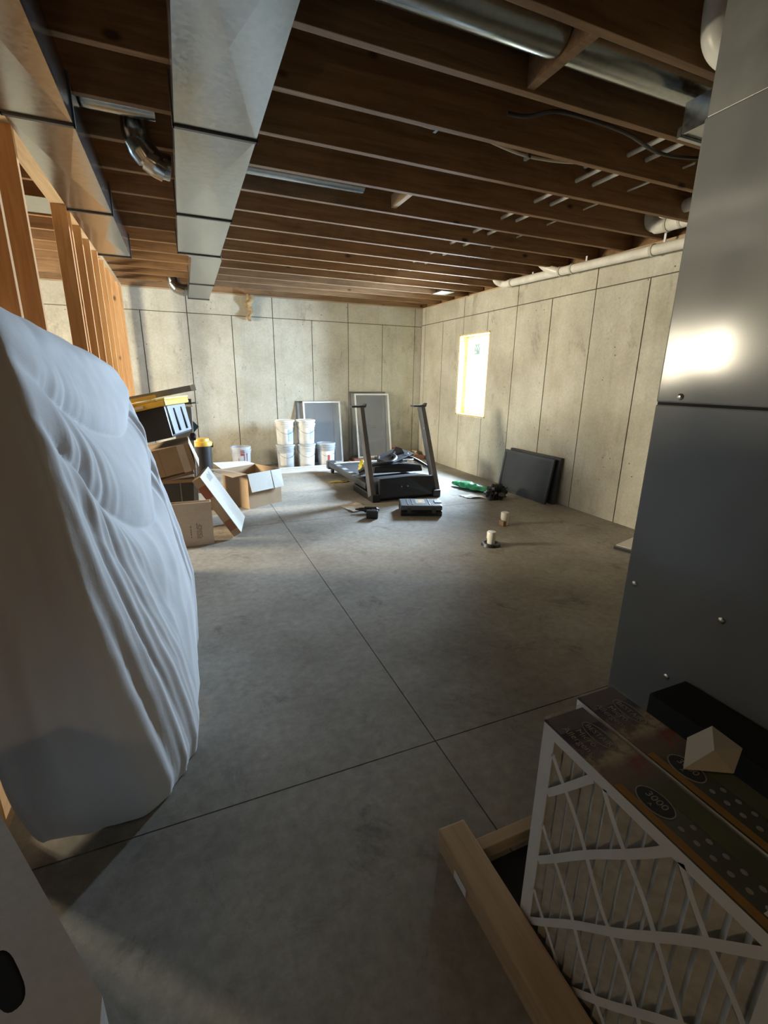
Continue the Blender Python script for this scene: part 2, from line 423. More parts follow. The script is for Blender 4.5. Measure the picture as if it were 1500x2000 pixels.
for y in e[1:]: cleat(ld, -.560, -.318, y)

def round_duct(name, label, x0, x1, y, z, r=.075):
    ro = empty(name, (0, 0, 0)); tag(ro, label, 'duct')
    n = max(1, int((x1 - x0) / .9 + .5)); L = (x1 - x0) / n
    for k in range(n):
        MB().tube([(x0 + L * k, y, z), (x0 + L * (k + 1) - .002, y, z)], r - .001 * (k % 2), 24).build('pipe_section', M_GALV, ro, smooth=40)
        if k: MB().tube([(x0 + L * k - .012, y, z), (x0 + L * k + .012, y, z)], r + .003, 24).build('bead', M_GALV, ro, smooth=40)
    return ro
round_duct('round_duct', 'shiny round steel duct in the joist bay nearest the camera, cut by wood blocking', .55, 1.463, 1.79, 2.675, .082)
round_duct('round_duct', 'dull round steel duct running from the wood blocking to the furnace plenum', 1.52, 2.40, 1.79, 2.672, .082)
round_duct('round_duct', 'round steel duct in the joist bay between the two square ducts', -.75, .0, 2.975, 2.675)
round_duct('round_duct', 'round steel duct showing as a bright line right of the main duct', .10, 1.25, 3.385, 2.665)
# elbow take-off on the left side of the main duct
el = empty('duct_elbow', (0, 0, 0)); tag(el, 'segmented shiny steel elbow entering the left side of the main duct', 'duct')
pe = [Vector(p) for p in [(.045, 3.16, 2.47), (-.02, 3.15, 2.475), (-.085, 3.14, 2.53), (-.105, 3.135, 2.60), (-.105, 3.135, 2.70)]]
for k in range(4): MB().tube([pe[k], pe[k + 1]], .062, 20).build('elbow_gore', M_GALV, el, smooth=40)
for k in range(1, 4): MB().lathe([(.06, -.05), (.066, -.006), (.066, .006), (.06, .05)], 20, Matrix.Translation(pe[k]) @ (pe[k + 1] - pe[k - 1]).to_track_quat('Z', 'Y').to_matrix().to_4x4()).build('elbow_joint', M_GALV, el, smooth=40)
e2 = empty('duct_elbow', (0, 0, 0)); tag(e2, 'small shiny steel elbow at the far end of the main duct by the back wall', 'duct')
pe = [Vector(p) for p in [(.165, 7.02, 2.46), (.09, 7.02, 2.46), (.03, 7.04, 2.50), (.01, 7.05, 2.58), (.01, 7.05, 2.68)]]
for k in range(4): MB().tube([pe[k], pe[k + 1]], .07, 20).build('elbow_gore', M_GALV, e2, smooth=40)
for k in range(1, 4): MB().lathe([(.068, -.05), (.075, 0), (.068, .05)], 20, Matrix.Translation(pe[k]) @ (pe[k + 1] - pe[k - 1]).to_track_quat('Z', 'Y').to_matrix().to_4x4()).build('elbow_joint', M_GALV, e2, smooth=40)
pan = MB().box(-1.75, -.70, 4.33, 4.72, JB - .004, JB - .001).build('joist_pan', M_GALV); tag(pan, 'flat pale sheet metal panel closing a joist bay behind the studs', 'sheet metal')
rb = empty('register_boot', (3.53, 6.27, 2.52)); tag(rb, 'pale sheet metal register boot in the ceiling by the far corner', 'vent')
MB().box(-.10, .10, -.13, .13, .045, .05).build('flange', M_WHITE, rb)
MB().frust(-.08, .08, -.11, .11, .05, .16, .01).build('boot', M_GALV, rb)

# ------------------------------------------------------------------ pipes and cables under the ceiling
def tubeobj(name, label, cat, pts, r, mat, n=12, group=None):
    o = MB().tube(pts, r, n).build(name, mat, smooth=40); tag(o, label, cat, group); return o
tubeobj('water_pipe', 'leftmost thin white water pipe threaded through the joists', 'pipe', [(2.53, 1.6, 2.66), (2.53, 6.4, 2.66)], .013, M_PVC)
tubeobj('water_pipe', 'middle thin white water pipe threaded through the joists', 'pipe', [(2.68, 1.6, 2.66), (2.68, 6.4, 2.66)], .013, M_PVC)
tubeobj('water_pipe', 'faint thin white water pipe threaded through the joists nearest the right wall', 'pipe', [(3.0, 2.3, 2.67), (3.0, 5.6, 2.67)], .007, M_PVC)
def smooth_pts(P, n=6):
    P = [Vector(p) for p in P]; out = []
    for i in range(len(P) - 1):
        a, b, c, d = P[max(i - 1, 0)], P[i], P[i + 1], P[min(i + 2, len(P) - 1)]
        for k in range(n):
            t = k / n; out.append(.5 * ((2 * b) + (c - a) * t + (2 * a - 5 * b + 4 * c - d) * t * t + (3 * b - a - 3 * c + d) * t ** 3))
    return out + [P[-1]]
cb = tubeobj('cable', 'pale electrical cable stapled along the side of a joist', 'cable', smooth_pts([(1.0, 2.40, 2.60), (1.12, 2.44, 2.60), (1.30, 2.46, 2.60), (1.45, 2.42, 2.605), (1.68, 2.47, 2.60), (1.92, 2.51, 2.60), (2.16, 2.49, 2.605), (2.33, 2.43, 2.61)]), .008, M_PVCD, 8)
for x, y in ((1.30, 2.45), (1.92, 2.51), (2.30, 2.44)): MB().box(x - .008, x + .008, y - .014, y + .03, 2.588, 2.615).build('staple', M_DGREY, cb)
tubeobj('cable', 'dark cable sagging across the joist bays beside the furnace', 'cable', smooth_pts([(1.54, 2.20, 2.60), (1.64, 2.17, 2.595), (1.74, 2.09, 2.60), (1.96, 2.08, 2.60), (2.2, 2.085, 2.59), (2.5, 2.15, 2.585), (2.72, 2.12, 2.585), (2.95, 2.05, 2.60)]), .009, M_BLACK, 8)

dp = empty('drain_pipe', (0, 0, 0)); tag(dp, 'long white drain pipe sloping along the top of the right wall', 'pipe')
P0, P1 = Vector((3.84, 5.25, 2.545)), Vector((3.84, 2.0, 2.44))
MB().tube([P0, P1], .042, 18).build('run', M_PVC, dp, smooth=40)
D = (P1 - P0).normalized()
for tt in (.12, .95, 1.12, 2.05): MB().tube([P0 + D * (tt - .012), P0 + D * (tt + .012)], .050, 18).build('coupling', M_PVCD, dp, smooth=40)
MB().tube(smooth_pts([P0 + D * .02, P0 + Vector((-.02, .05, .01)), P0 + Vector((-.09, .08, .05)), P0 + Vector((-.14, .08, .16))]), .042, 16).build('elbow', M_PVC, dp, smooth=40)
MB().tube(smooth_pts([P0 + D * .92, P0 + D * .80 + Vector((-.06, 0, .05)), P0 + D * .74 + Vector((-.12, 0, .13)), P0 + D * .74 + Vector((-.14, 0, .24))]), .042, 16).build('branch', M_PVC, dp, smooth=40)
for tt in (.5, 1.3, 2.15):
    p = P0 + D * tt; MB().box(p.x - .004, p.x + .004, p.y - .01, p.y + .01, p.z + .03, JB + .02).build('hanger', M_WHITE, dp)
p2 = empty('drain_elbow', (0, 0, 0)); tag(p2, 'thick white pipe elbow above the drain pipe beside the furnace', 'pipe')
MB().tube(smooth_pts([(3.72, 3.20, 2.74), (3.72, 3.17, 2.68), (3.73, 3.12, 2.635), (3.74, 3.02, 2.62), (3.74, 2.3, 2.60)]), .056, 18).build('bend', M_PVC, p2, smooth=40)
for yy in (3.02, 2.90): MB().tube([(3.74, yy, 2.621), (3.74, yy - .02, 2.62)], .063, 18).build('collar', M_PVCD, p2, smooth=40)
p3 = tubeobj('drain_elbow', 'white pipe bend dropping out of the joists at the furnace edge', 'pipe', smooth_pts([(3.56, 2.95, 2.80), (3.56, 2.95, 2.72), (3.565, 2.93, 2.66), (3.58, 2.88, 2.655), (3.60, 2.80, 2.66), (3.60, 2.6, 2.66)]), .045, M_PVC, 16)
p4 = tubeobj('vent_elbow', 'large white vent pipe bend beside the plenum at top right', 'pipe', smooth_pts([(1.90, 1.46, 2.80), (1.90, 1.46, 2.66), (1.91, 1.45, 2.58), (1.95, 1.42, 2.53), (2.03, 1.38, 2.52), (2.25, 1.36, 2.52)]), .055, M_PVC, 20)

# ------------------------------------------------------------------ furnace
t = NT('furnace_paint'); p = t.pos()
t.bump(t.noise(p, 1.6, 2, .4), .10, .03)
M_FURN = t.set(t.ramp(t.noise(p, 2, 3), [(.3, (.19, .195, .185)), (.7, (.225, .23, .22))]), .15, 0, Specular_IOR_Level=.3)
M_PLEN = plain('plenum_steel', (.20, .205, .19), .45, .6)
fu = empty('furnace', (1.6, .79, 0)); tag(fu, 'tall dark grey steel furnace cabinet behind the boxed filters', 'furnace')
MB().box(0, .72, -.72, .43, .0, 1.305).build('lower_cabinet', M_FURN, fu, bevel=.006)
MB().box(0, .72, -.72, .43, 1.313, 2.185).build('upper_cabinet', M_FURN, fu, bevel=.006)
MB().box(.004, .716, -.716, .426, 1.304, 1.314).build('seam', M_BLACKM, fu)
MB().box(.004, .70, -.70, .425, 2.186, JB - .005).build('plenum', M_PLEN, fu, bevel=.002)
M_SCREW = plain('screw_zinc', (.7, .66, .55), .25, 1.0)
for y, z in ((.05, .613), (.386, .603), (.34, 1.335), (.19, .30)):
    MB().lathe([(.011, 0), (.011, .003), (.006, .006), (.002, .0065)], 12, Matrix.Translation((0, y, z)) @ Matrix.Rotation(-math.pi / 2, 4, 'Y')).build('screw', M_SCREW, fu, smooth=40)
bt = empty('duct_boot', (2.3, 1.6, 2.45)); tag(bt, 'bright folded sheet metal boot between the round duct and the plenum', 'duct')
MB().box(-.13, .22, -.15, .145, .0, .02).build('boot_floor', M_GALV, bt); MB().box(-.145, .22, .147, .165, -.012, .03).build('flange', M_GALV, bt)
MB().box(-.145, -.132, -.15, .145, -.004, .115).build('boot_side', M_GALV, bt); MB().box(-.13, .22, -.165, -.152, .0, .115).build('boot_side', M_GALV, bt)
bb = MB().box(1.405, 1.592, -.35, .905, .0, .335).build('return_box', M_BLACKM, bevel=.004); tag(bb, 'low matt black box against the foot of the furnace behind the filters', 'box')

# ------------------------------------------------------------------ lumber around the filters
b1 = empty('lumber_stack', (.582, -.4, 0)); tag(b1, 'two stacked lumber boards running along the floor in front of the filters', 'lumber')
MB().box(.002, .088, .0, 1.315, 0, .0375).build('board', M_LUM_Y, b1, bevel=.004)
MB().box(0, .09, .0, 1.32, .038, .078).build('board', M_LUM_Y, b1, bevel=.006)
MB().box(-.0015, -.0003, 1.16, 1.22, .012, .04).build('tag', M_WHITE, b1)
b2 = MB().box(.676, 1.40, .835, .872, 0, .045).build('cross_board', M_LUM_X, bevel=.003); tag(b2, 'low lumber crosspiece on the floor behind the filters', 'lumber')
mt = MB().box(.69, 1.40, -.4, .82, .001, .006).build('dark_floor_sheet', M_BLACKM); tag(mt, 'thin black sheet on the floor under the boxed filters', 'mat')  # thin black sheet for the dark floor inside the lumber

# ------------------------------------------------------------------ air filters
M_FRAME = plain('filter_card', (.84, .84, .80), .7, var=.06); M_MEDIA = plain('filter_media', (.66, .66, .61), .95, var=.15, scale=40)
def mat_print():
    t = NT('filter_print'); q = t.pos((1, 1, 1), True)
    sep = t.n('ShaderNodeSeparateXYZ'); t.l(q, sep.inputs[0])
    m = t.n('ShaderNodeMapRange'); m.inputs[1].default_value = .0; m.inputs[2].default_value = -.5; t.l(sep.outputs[1], m.inputs[0])
    c = t.ramp(m.outputs[0], [(.0, (.055, .045, .075)), (.16, (.075, .06, .10)), (.27, (.22, .15, .12)), (.36, (.20, .12, .08)), (.43, (.10, .085, .045)), (.6, (.065, .065, .03)), (1.0, (.06, .06, .03))])
    fl = t.ramp(t.noise(q, 26, 4, .6), [(.44, 0.0), (.60, 1.0)])
    band = t.ramp(m.outputs[0], [(.15, 0.0), (.21, 1.0), (.28, 1.0), (.33, 0.0)])
    c = t.mix(t.mix(1.0, fl, band, 'MULTIPLY'), c, (.50, .43, .25))
    rd = t.ramp(t.noise(q, 17, 3, .6), [(.52, 0.0), (.60, 1.0)])
    band2 = t.ramp(m.outputs[0], [(.29, 0.0), (.32, 1.0), (.38, 1.0), (.41, 0.0)])
    c = t.mix(t.mix(1.0, rd, band2, 'MULTIPLY'), c, (.25, .06, .035))
    return t.set(c, .25, Coat_Weight=.5, Coat_Roughness=.1)
M_PRINT = mat_print(); M_ORANGE = plain('print_orange', (.40, .20, .03), .3); M_OVAL = plain('print_oval', (.02, .02, .022), .3)
M_INK = plain('print_silver', (.40, .38, .36), .4); M_OLIVE = plain('print_olive', (.12, .13, .055), .35)
t = NT('shrink_wrap'); t.bump(t.noise(t.pos((1, 1, 1), True), 55, 3, .6), 1.0, .01)
M_WRAP = t.set((.8, .8, .82), .06, 0, Alpha=.22)
FW, FL, FH = .112, .50, .635
def ring(mb, cx, cy, rx, ry, wd, z0, z1, n=36, M=None):
    v = []; f = []
    for k in range(n):
        a = 2 * math.pi * k / n; c, s = math.cos(a), math.sin(a)
        v += [(cx + rx * c, cy + ry * s, z0), (cx + rx * c, cy + ry * s, z1), (cx + (rx - wd) * c, cy + (ry - wd) * s, z1), (cx + (rx - wd) * c, cy + (ry - wd) * s, z0)]
    for k in range(n):
        a, b = 4 * k, 4 * ((k + 1) % n)
        for j in range(4): f.append((a + j, b + j, b + (j + 1) % 4, a + (j + 1) % 4))
    mb.add(v, f); return mb
def ellipse(cx, cy, rx, ry, n=32): return [(cx + rx * math.cos(2 * math.pi * k / n), cy + ry * math.sin(2 * math.pi * k / n)) for k in range(n)]
def make_filter(name, label, loc):
    # local: x to the furnace, y from 0 (far end) to -FL (near end), z up; lattice faces -x
    r = empty(name, loc); tag(r, label, 'air filter', 'boxed pleated furnace filters')
    MB().box(0, FW, -.003, 0, 0, FH - .002).build('end_panel', M_FRAME, r); MB().box(0, FW, -FL, -FL + .003, 0, FH - .002).build('end_panel', M_FRAME, r)
    MB().box(0, FW, -FL, 0, 0, .003).build('bottom_panel', M_FRAME, r); MB().box(FW - .002, FW, -FL, 0, 0, FH - .002).build('back_panel', M_FRAME, r)
    top = MB().box(-.001, FW + .001, -FL, 0, FH - .003, FH).build('top_panel', M_PRINT, r)
    # lattice in the front plane
    bd = .036; lat = MB(); x0, x1 = -.0005, .002
    fr = MB().box(x0, x1, -FL, 0, FH - .03, FH - .003).box(x0, x1, -FL, 0, 0, bd).box(x0, x1, -bd, 0, bd, FH - .03).box(x0, x1, -FL, -FL + bd, bd, FH - .03)
    fr.build('front_border', M_FRAME, r)
    ya, yb, za, zb = -FL + bd, -bd, bd, FH - .03
    for fam in (1, -1):
        for k in range(-6, 12):
            pts = []
            for j in range(61):
                y = yb + (ya - yb) * j / 60
                zz = (.465 if fam == 1 else .58) + .205 * k + fam * 1.30 * (yb - y) + (.008 * math.sin(y * 38) if fam < 0 else .003 * math.sin(y * 30))
                if za - .01 <= zz <= zb + .01: pts.append((y, zz))
            if len(pts) < 3: continue
            hw = .0085 if fam == 1 else .0060
            for (y, zz), (y2, zz2) in zip(pts, pts[1:]):
                d = Vector((y2 - y, zz2 - zz)).normalized(); nx = Vector((-d.y, d.x)) * hw
                lat.add([(x0 - .0004 * (fam > 0), y + nx.x, zz + nx.y), (x0 - .0004 * (fam > 0), y2 + nx.x, zz2 + nx.y), (x0 - .0004 * (fam > 0), y2 - nx.x, zz2 - nx.y), (x0 - .0004 * (fam > 0), y - nx.x, zz - nx.y)], [(0, 1, 2, 3)])
    lat.build('lattice', M_FRAME, r)
    pl = MB(); n = 17; v = []; f = []
    for k in range(n * 8 + 1):
        y = -.004 - (FL - .008) * k / (n * 8); ph = (k % 8) / 8
        d = .006 + .012 * (1 - abs(1 - 2 * ph)) + (-.002 if k % 8 == 0 else 0)
        v += [(d, y, .004), (d, y, FH - .004)]
    for k in range(n * 8): f.append((2 * k, 2 * k + 1, 2 * k + 3, 2 * k + 2))
    pl.add(v, f).build('pleated_media', M_MEDIA, r, smooth=50)
    # print on the top
    z = FH
    MB().box(.0, .016, -FL, -.19, z, z + .0006).build('orange_band', M_ORANGE, top)
    MB().box(FW - .045, FW, -FL, -.225, z, z + .0005).build('olive_band', M_OLIVE, top)
    MT = lambda x, y: Matrix(((0, 1, 0, x), (-1, 0, 0, y), (0, 0, 1, z + .0006), (0, 0, 0, 1)))
    ring(MB(), FW * .68, -.082, .020, .043, .0022, z, z + .0008).build('logo_ring', M_INK, top); text('logo_text', 'BESTAIR', .019, M_INK, top, MT(FW * .68, -.082))
    text('print_text', 'Micro', .022, M_INK, top, MT(FW * .40, -.078)); text('print_text', 'Allergens', .022, M_INK, top, MT(FW * .20, -.078))
    ov = MB().prism(ellipse(FW * .36, -.245, .023, .034), z, z + .0012).build('oval_badge', M_OVAL, top); ring(MB(), FW * .36, -.245, .025, .037, .002, z, z + .0014).build('oval_ring', M_INK, top)
    text('badge_text', '3000', .021, M_INK, top, Matrix(((0, 1, 0, FW * .40), (-1, 0, 0, -.245), (0, 0, 1, z + .0014), (0, 0, 0, 1)))); text('badge_text', 'A', .010, M_INK, top, Matrix(((0, 1, 0, FW * .24), (-1, 0, 0, -.245), (0, 0, 1, z + .0014), (0, 0, 0, 1))))
    dm = MB().prism(ellipse(0, 0, .0045, .0055, 12), z, z + .0008)
    first = None
    for k in range(7):
        for xx in (FW * .30, FW * .50):
            yy = -.30 - k * .027 - (.006 if xx > FW * .4 else 0)
            if first is None: first = dm.build('print_dot', M_INK, top, loc=(xx, yy, 0))
            else: copy_of(first, top, (xx, yy, 0))
    lb = MB().box(.02, .055, -.475, -.435, z, z + .001).build('barcode_label', M_WHITE, top)
    for k in range(5): MB().box(.026 + .005 * k, .028 + .005 * k + .0015 * (k % 2), -.470, -.440, z + .001, z + .0014).build('barcode_bar', M_BLACKM, lb)
    # crinkled shrink wrap at the far end
    wv = []; wf = []; nx, ny = 14, 10
    for i in range(nx + 1):
        for j in range(ny + 1):
            u, vv = i / nx, j / ny
            wv.append((-.002 + u * (FW + .004), .004 - vv * .055, FH + .002 + (1 - vv) * (.006 + .010 * math.sin(u * math.pi)) * (1 if j else .2) + .003 * noise.noise((u * 9, vv * 9, loc[0] * 7))))
    for i in range(nx):
        for j in range(ny): wf.append((i * (ny + 1) + j, i * (ny + 1) + j + 1, (i + 1) * (ny + 1) + j + 1, (i + 1) * (ny + 1) + j))
    MB().add(wv, wf).build('shrink_wrap', M_WRAP, r, smooth=60)
    return r
make_filter('air_filter', 'front boxed air filter with white lattice over grey pleats, beside the lumber', (.684, .662, .007))
make_filter('air_filter', 'rear boxed air filter with a folded white card on its printed top', (.812, .692, .007))
M_PAPER = plain('white_paper', (.78, .77, .70), .8, var=.05)
fp = MB(); z = .6435
A_, B_, C_, D_, E_, F_ = (.842, .447, z + .001), (.905, .487, z + .022), (.958, .474, z + .045), (.985, .425, z + .02), (.925, .402, z + .001), (.905, .434, z + .036)
fp.add([A_, B_, C_, D_, E_, F_, (.955, .455, z + .001)], [(0, 1, 5), (1, 2, 5), (5, 2, 3), (0, 5, 4), (4, 5, 3), (0, 4, 6), (0, 6, 1), (6, 4, 3), (6, 3, 2), (6, 2, 1)])
fc = fp.build('folded_card', M_PAPER); tag(fc, 'small folded white paper card lying on the rear air filter', 'paper')

# ------------------------------------------------------------------ white carton, bottom left
wbx = empty('white_carton', (0, 0, 0)); tag(wbx, 'large white cardboard carton with a hand hole at the bottom left', 'box')
d1 = Vector((-.213, .37)).normalized(); d2 = Vector((-d1.y, d1.x)); d2 = Vector((-.866, -.5))
c0 = Vector((-.174, .512)); H0 = .60
pts = [c0, c0 + d1 * .52, c0 + d1 * .52 + d2 * .42, c0 + Vector((.004, -.07)) + d2 * .42 + d1 * -.02, c0 + Vector((.004, -.07))]
pts = [(p.x, p.y) for p in pts]
MB().prism(pts, 0, H0 - .004).build('body', M_CARDW, wbx)
hc = Vector((-.296, .580))
rim = []
for k in range(24):
    a = 2 * math.pi * k / 24; u = .048 * math.copysign(abs(math.cos(a)) ** .6, math.cos(a)); v_ = .015 * math.copysign(abs(math.sin(a)) ** .8, math.sin(a))
    q_ = hc + d1 * u + d2 * v_; rim.append((q_.x, q_.y))
MB().prism(rim, H0 - .003, H0 - .0005).build('hand_hole', M_BLACKM, wbx)
# lid with the hole cut out: bridge the outline to the hole rim
bm = bmesh.new()
def loop(pp): 
    vs = [bm.verts.new((x, y, H0)) for x, y in pp]; return [bm.edges.new((vs[i], vs[(i + 1) % len(vs)])) for i in range(len(vs))]
eds = loop(pts) + loop(rim)
bmesh.ops.triangle_fill(bm, use_beauty=True, edges=eds)
for f_ in bm.faces:
    if f_.normal.z < 0: f_.normal_flip()
me = bpy.data.meshes.new('lid'); bm.to_mesh(me); bm.free(); me.materials.append(M_CARDW)
lid = bpy.data.objects.new('lid', me); COL.objects.link(lid); lid.parent = wbx
sol = lid.modifiers.new('thick', 'SOLIDIFY'); sol.thickness = .003

# ------------------------------------------------------------------ sheet-covered bundle against the partition
t = NT('white_sheet'); t.bump(t.noise(t.pos((1, 1, 1)), 26, 4, .6), .25, .006)
M_SHEET = t.set((.83, .84, .87), .75, 0, Sheen_Weight=.15)
def interp(tab, z):
    for (z0, a), (z1, b) in zip(tab, tab[1:]):
        if z <= z1: return a + (b - a) * max(0, (z - z0) / (z1 - z0))
    return tab[-1][1]
XRN = [(0, -.215), (.06, -.20), (.15, -.205), (.4, -.235), (.7, -.262), (1.0, -.30), (1.2, -.33), (1.37, -.365), (1.5, -.40)]
XRF = [(0, -.085), (.08, -.06), (.2, -.05), (.4, -.045), (.6, -.078), (.75, -.108), (1.0, -.163), (1.2, -.205), (1.37, -.235), (1.5, -.27)]
YN = [(0, 1.37), (.15, 1.355), (.6, 1.37), (1.2, 1.40), (1.5, 1.45)]
YFR = [(0, 2.40), (.2, 2.50), (.7, 2.55), (1.5, 2.58)]
NZ = 230
def perim(rho=.20, nR=170, nN=120, nF=60, nL=30, nc=16):
    c = 1 - rho; P_ = []
    def arc_(cx, cy, a0): P_.extend((cx + rho * math.cos(a0 + math.pi / 2 * k / nc), cy + rho * math.sin(a0 + math.pi / 2 * k / nc)) for k in range(nc))
    P_.extend((1, -c + 2 * c * k / nR) for k in range(nR)); arc_(c, c, 0)
    P_.extend((c - 2 * c * k / nF, 1) for k in range(nF)); arc_(-c, c, math.pi / 2)
    P_.extend((-1, c - 2 * c * k / nL) for k in range(nL)); arc_(-c, -c, math.pi)
    P_.extend((-c + 2 * c * k / nN, -1) for k in range(nN)); arc_(c, -c, 1.5 * math.pi)
    return P_
RING = perim(); NU = len(RING)
sv = []; sf = []
def swag(s, h):
    """fold relief on the room-side face: s 0 near .. 1 far, h 0 foot .. 1 top"""
    cl = lambda x: max(0.0, min(1.0, x))
    tt = (s - .60) / (.62 if s < .60 else .41)
    lev = (.985 - h) / (1.40 - tt * tt) if abs(tt) < 1.02 else 9
    d = 0
    if lev < .75:
        msk = cl((lev - .07) / .06) * cl((.52 - lev) / .16) * cl((1.0 - abs(tt)) / .22)
        ph = lev * 36 + .9 * math.sin(s * 4.2) + 1.2 * noise.noise((s * 2.0, h * 2.0, 5.5))
        d += .052 * msk * (abs(math.sin(ph * .5)) ** .8 - .6) * (.55 + .9 * abs(noise.noise((lev * 6, s * 1.3, 2))))
    v1 = cl((s - .78) / .12) * cl((.90 - h) / .15)
    d += .017 * v1 * (abs(math.sin(s * 48 + 2.2 * h)) - .5) + .005 * v1 * math.sin(s * 150 - 2 * h)
    v2 = cl((.40 - s) / .25) * cl((.93 - h) / .2)
    d += .015 * v2 * (abs(math.sin((s * 1.0 + h * .16) * 34)) - .5) + .0028 * v2 * math.sin((s + h * .1) * 150)
    v3 = cl((.62 - h) / .2) * cl((s - .25) / .2) * cl((.85 - s) / .2)
    d += .012 * v3 * (abs(math.sin((s * .55 + (1 - h) * .42) * 30)) ** 3)
    d += .004 * noise.noise((s * 14, h * 18, 3.1)) * cl((h - .15) / .2) + .012 * noise.noise((s * 2.2, h * 3, 8.0))
    return d
for i in range(NZ + 1):
    tz = i / NZ
    if tz < .86: z = 1.43 * tz / .86; ins = 0
    else:
        a = (tz - .86) / .14 * math.pi / 2; z = 1.43 + .10 * math.sin(a); ins = 1 - max(.001, math.cos(a)) 
    low = max(0, 1 - z / .10)
    for k in range(NU):
        px, py = RING[k]; a = math.atan2(py, px)
        s = (py + 1) / 2
        zc = min(z, 1.5); yn, yf = interp(YN, zc), interp(YFR, zc)
        sw = s + (min(1, s / .24) ** .8 - s) * max(0, 1 - z / .9); xr = interp(XRN, zc) * (1 - sw) + interp(XRF, zc) * sw; xl = -.605
        hx = px * (1 - ins) - ins * .35 * 0; hy = py * (1 - ins * .55)
        X = xl + (hx + 1) / 2 * (xr - xl); Y = yn + (hy + 1) / 2 * (yf - yn)
        h = z / 1.53
        wR = max(0, min(1, (px - .8) / .2)); wN = max(0, min(1, (-py - .6) / .3)); wF = max(0, min(1, (py - .6) / .3)); wL = max(0, min(1, (-px - .6) / .3))
        dR = swag(s, h) * wR * (1 - ins)
        u = (px + 1) / 2
        dN = (.012 * math.sin(u * 17 + 2 * h) * max(0, 1 - abs(h - .35) / .6) + .015 * noise.noise((u * 3, h * 4, 1.7)) + .004 * noise.noise((u * 9, h * 12, 4.7)) + .05 * max(0, 1 - ((h - .3) / .35) ** 2) * (1 - (2 * u - 1) ** 2) * .5) * wN
        dF = .010 * math.sin(u * 24) * wF
        X += dR; Y += dF - dN
        if xl + .02 > X: X = max(X, -.628)
        Z = z * (1 - .045 * hy * max(0, (z - .8) / .7)) + .012 * noise.noise((X * 9, Y * 6, 2.0)) * max(0, (z - 1.2) / .3)
        # the hem is pulled up towards the back-left foot
        Z += .40 * max(0, (-px - .55) / .45) ** 1.6 * max(0, 1 - z / .6)
        Z += (.03 * max(0, math.sin(a * 3 + 1)) * low)
        sv.append((X, Y, max(Z, .004)))
for i in range(NZ):
    for k in range(NU): sf.append((i * NU + k, i * NU + (k + 1) % NU, (i + 1) * NU + (k + 1) % NU, (i + 1) * NU + k))
sf.append(tuple(range(NU - 1, -1, -1))); sf.append(tuple(range(NZ * NU, NZ * NU + NU)))
sh = MB().add(sv, sf).build('draped_sheet', M_SHEET, smooth=75)
tag(sh, 'wrinkled white sheet draped over a tall bulky item beside the studs', 'sheet')

# ------------------------------------------------------------------ buckets by the back wall
M_BW = plain('bucket_white', (.78, .78, .76), .4); M_BG = plain('bucket_grey', (.46, .49, .52), .42); M_BGW = plain('bucket_pale', (.66, .68, .68), .42)
M_BCL = mat_see('bucket_clear', (.62, .66, .74), .62, .35); M_WIRE = plain('wire', (.45, .45, .45), .35, 1.0)
M_LBLB = plain('label_blue', (.42, .52, .68), .6); M_LBLW = plain('label_white', (.78, .76, .72), .6); M_LBLR = plain('label_red', (.52, .07, .06), .6); M_PAINT = plain('dried_paint', (.25, .05, .03), .6)
def curved_label(root, name, mat, r0, r1, z0, z1, a0, a1):
    v = []; f = []; n = 10
    for k in range(n + 1):
        a = a0 + (a1 - a0) * k / n
        v += [(r0 * math.cos(a), r0 * math.sin(a), z0), (r1 * math.cos(a), r1 * math.sin(a), z1)]
    for k in range(n): f.append((2 * k, 2 * k + 2, 2 * k + 3, 2 * k + 1))
    return MB().add(v, f).build(name, mat, root, smooth=60)
def bucket(loc, label, mat, lid=None, labels=(), rz=0, handle_up=False, openmouth=False, txt=None):
    r = empty('bucket', loc, rz); tag(r, label, 'bucket', 'buckets by the back wall')
    hb = .365; rad = lambda z: .128 + .016 * z / hb
    prof = [(rad(0) - .004, 0), (rad(0), .006)] + [(rad(z), z) for z in (.1, .2, .262)]
    for z in (.268, .292, .316): prof += [(rad(z), z), (rad(z) + .010, z + .002), (rad(z) + .010, z + .008), (rad(z), z + .010)]
    prof += [(rad(.345), .345), (rad(.35) + .008, .348), (rad(.36) + .008, .362), (rad(.36), .365)]
    if openmouth: prof += [(rad(.36) - .005, .362), (rad(.1) - .005, .02), (.02, .018)]
    MB().lathe(prof, 28, cap1=True).build('body', mat, r, smooth=40)
    if lid:
        MB().lathe([(.150, .345), (.154, .347), (.155, .368), (.150, .374), (.138, .374), (.136, .366), (.01, .366)], 28).build('lid', lid, r, smooth=40)
    hp = [(-.150, 0, .30)] + [(-.150 * math.cos(a), -.155 * math.sin(a) * (0 if handle_up else 1), .30 + (.19 * math.sin(a) if handle_up else -.13 * math.sin(a))) for a in [math.pi * k / 14 for k in range(1, 14)]] + [(.150, 0, .30)]
    MB().tube(hp, .0028, 6).build('handle', M_WIRE, r, smooth=60)
    for s in (-1, 1): MB().box(s * .150 - .008, s * .150 + .008, -.013, .013, .287, .313).build('handle_lug', mat, r, bevel=.003)
    for mt_, z0, z1, a0, a1 in labels: curved_label(r, 'label', mt_, rad(z0) + .002, rad(z1) + .002, z0, z1, a0, a1)
    return r
P = math.pi
bk3 = bucket((1.410, 7.36, 0), 'grey bucket with a pale label at the bottom of the left stack', M_BG, M_BG, [(M_LBLW, .05, .24, -P * .80, -P * .55)])
bk4 = bucket((1.733, 7.34, 0), 'pale grey bucket at the bottom of the right stack', M_BGW, M_BG, [(M_LBLW, .06, .20, -P * .66, -P * .40)])
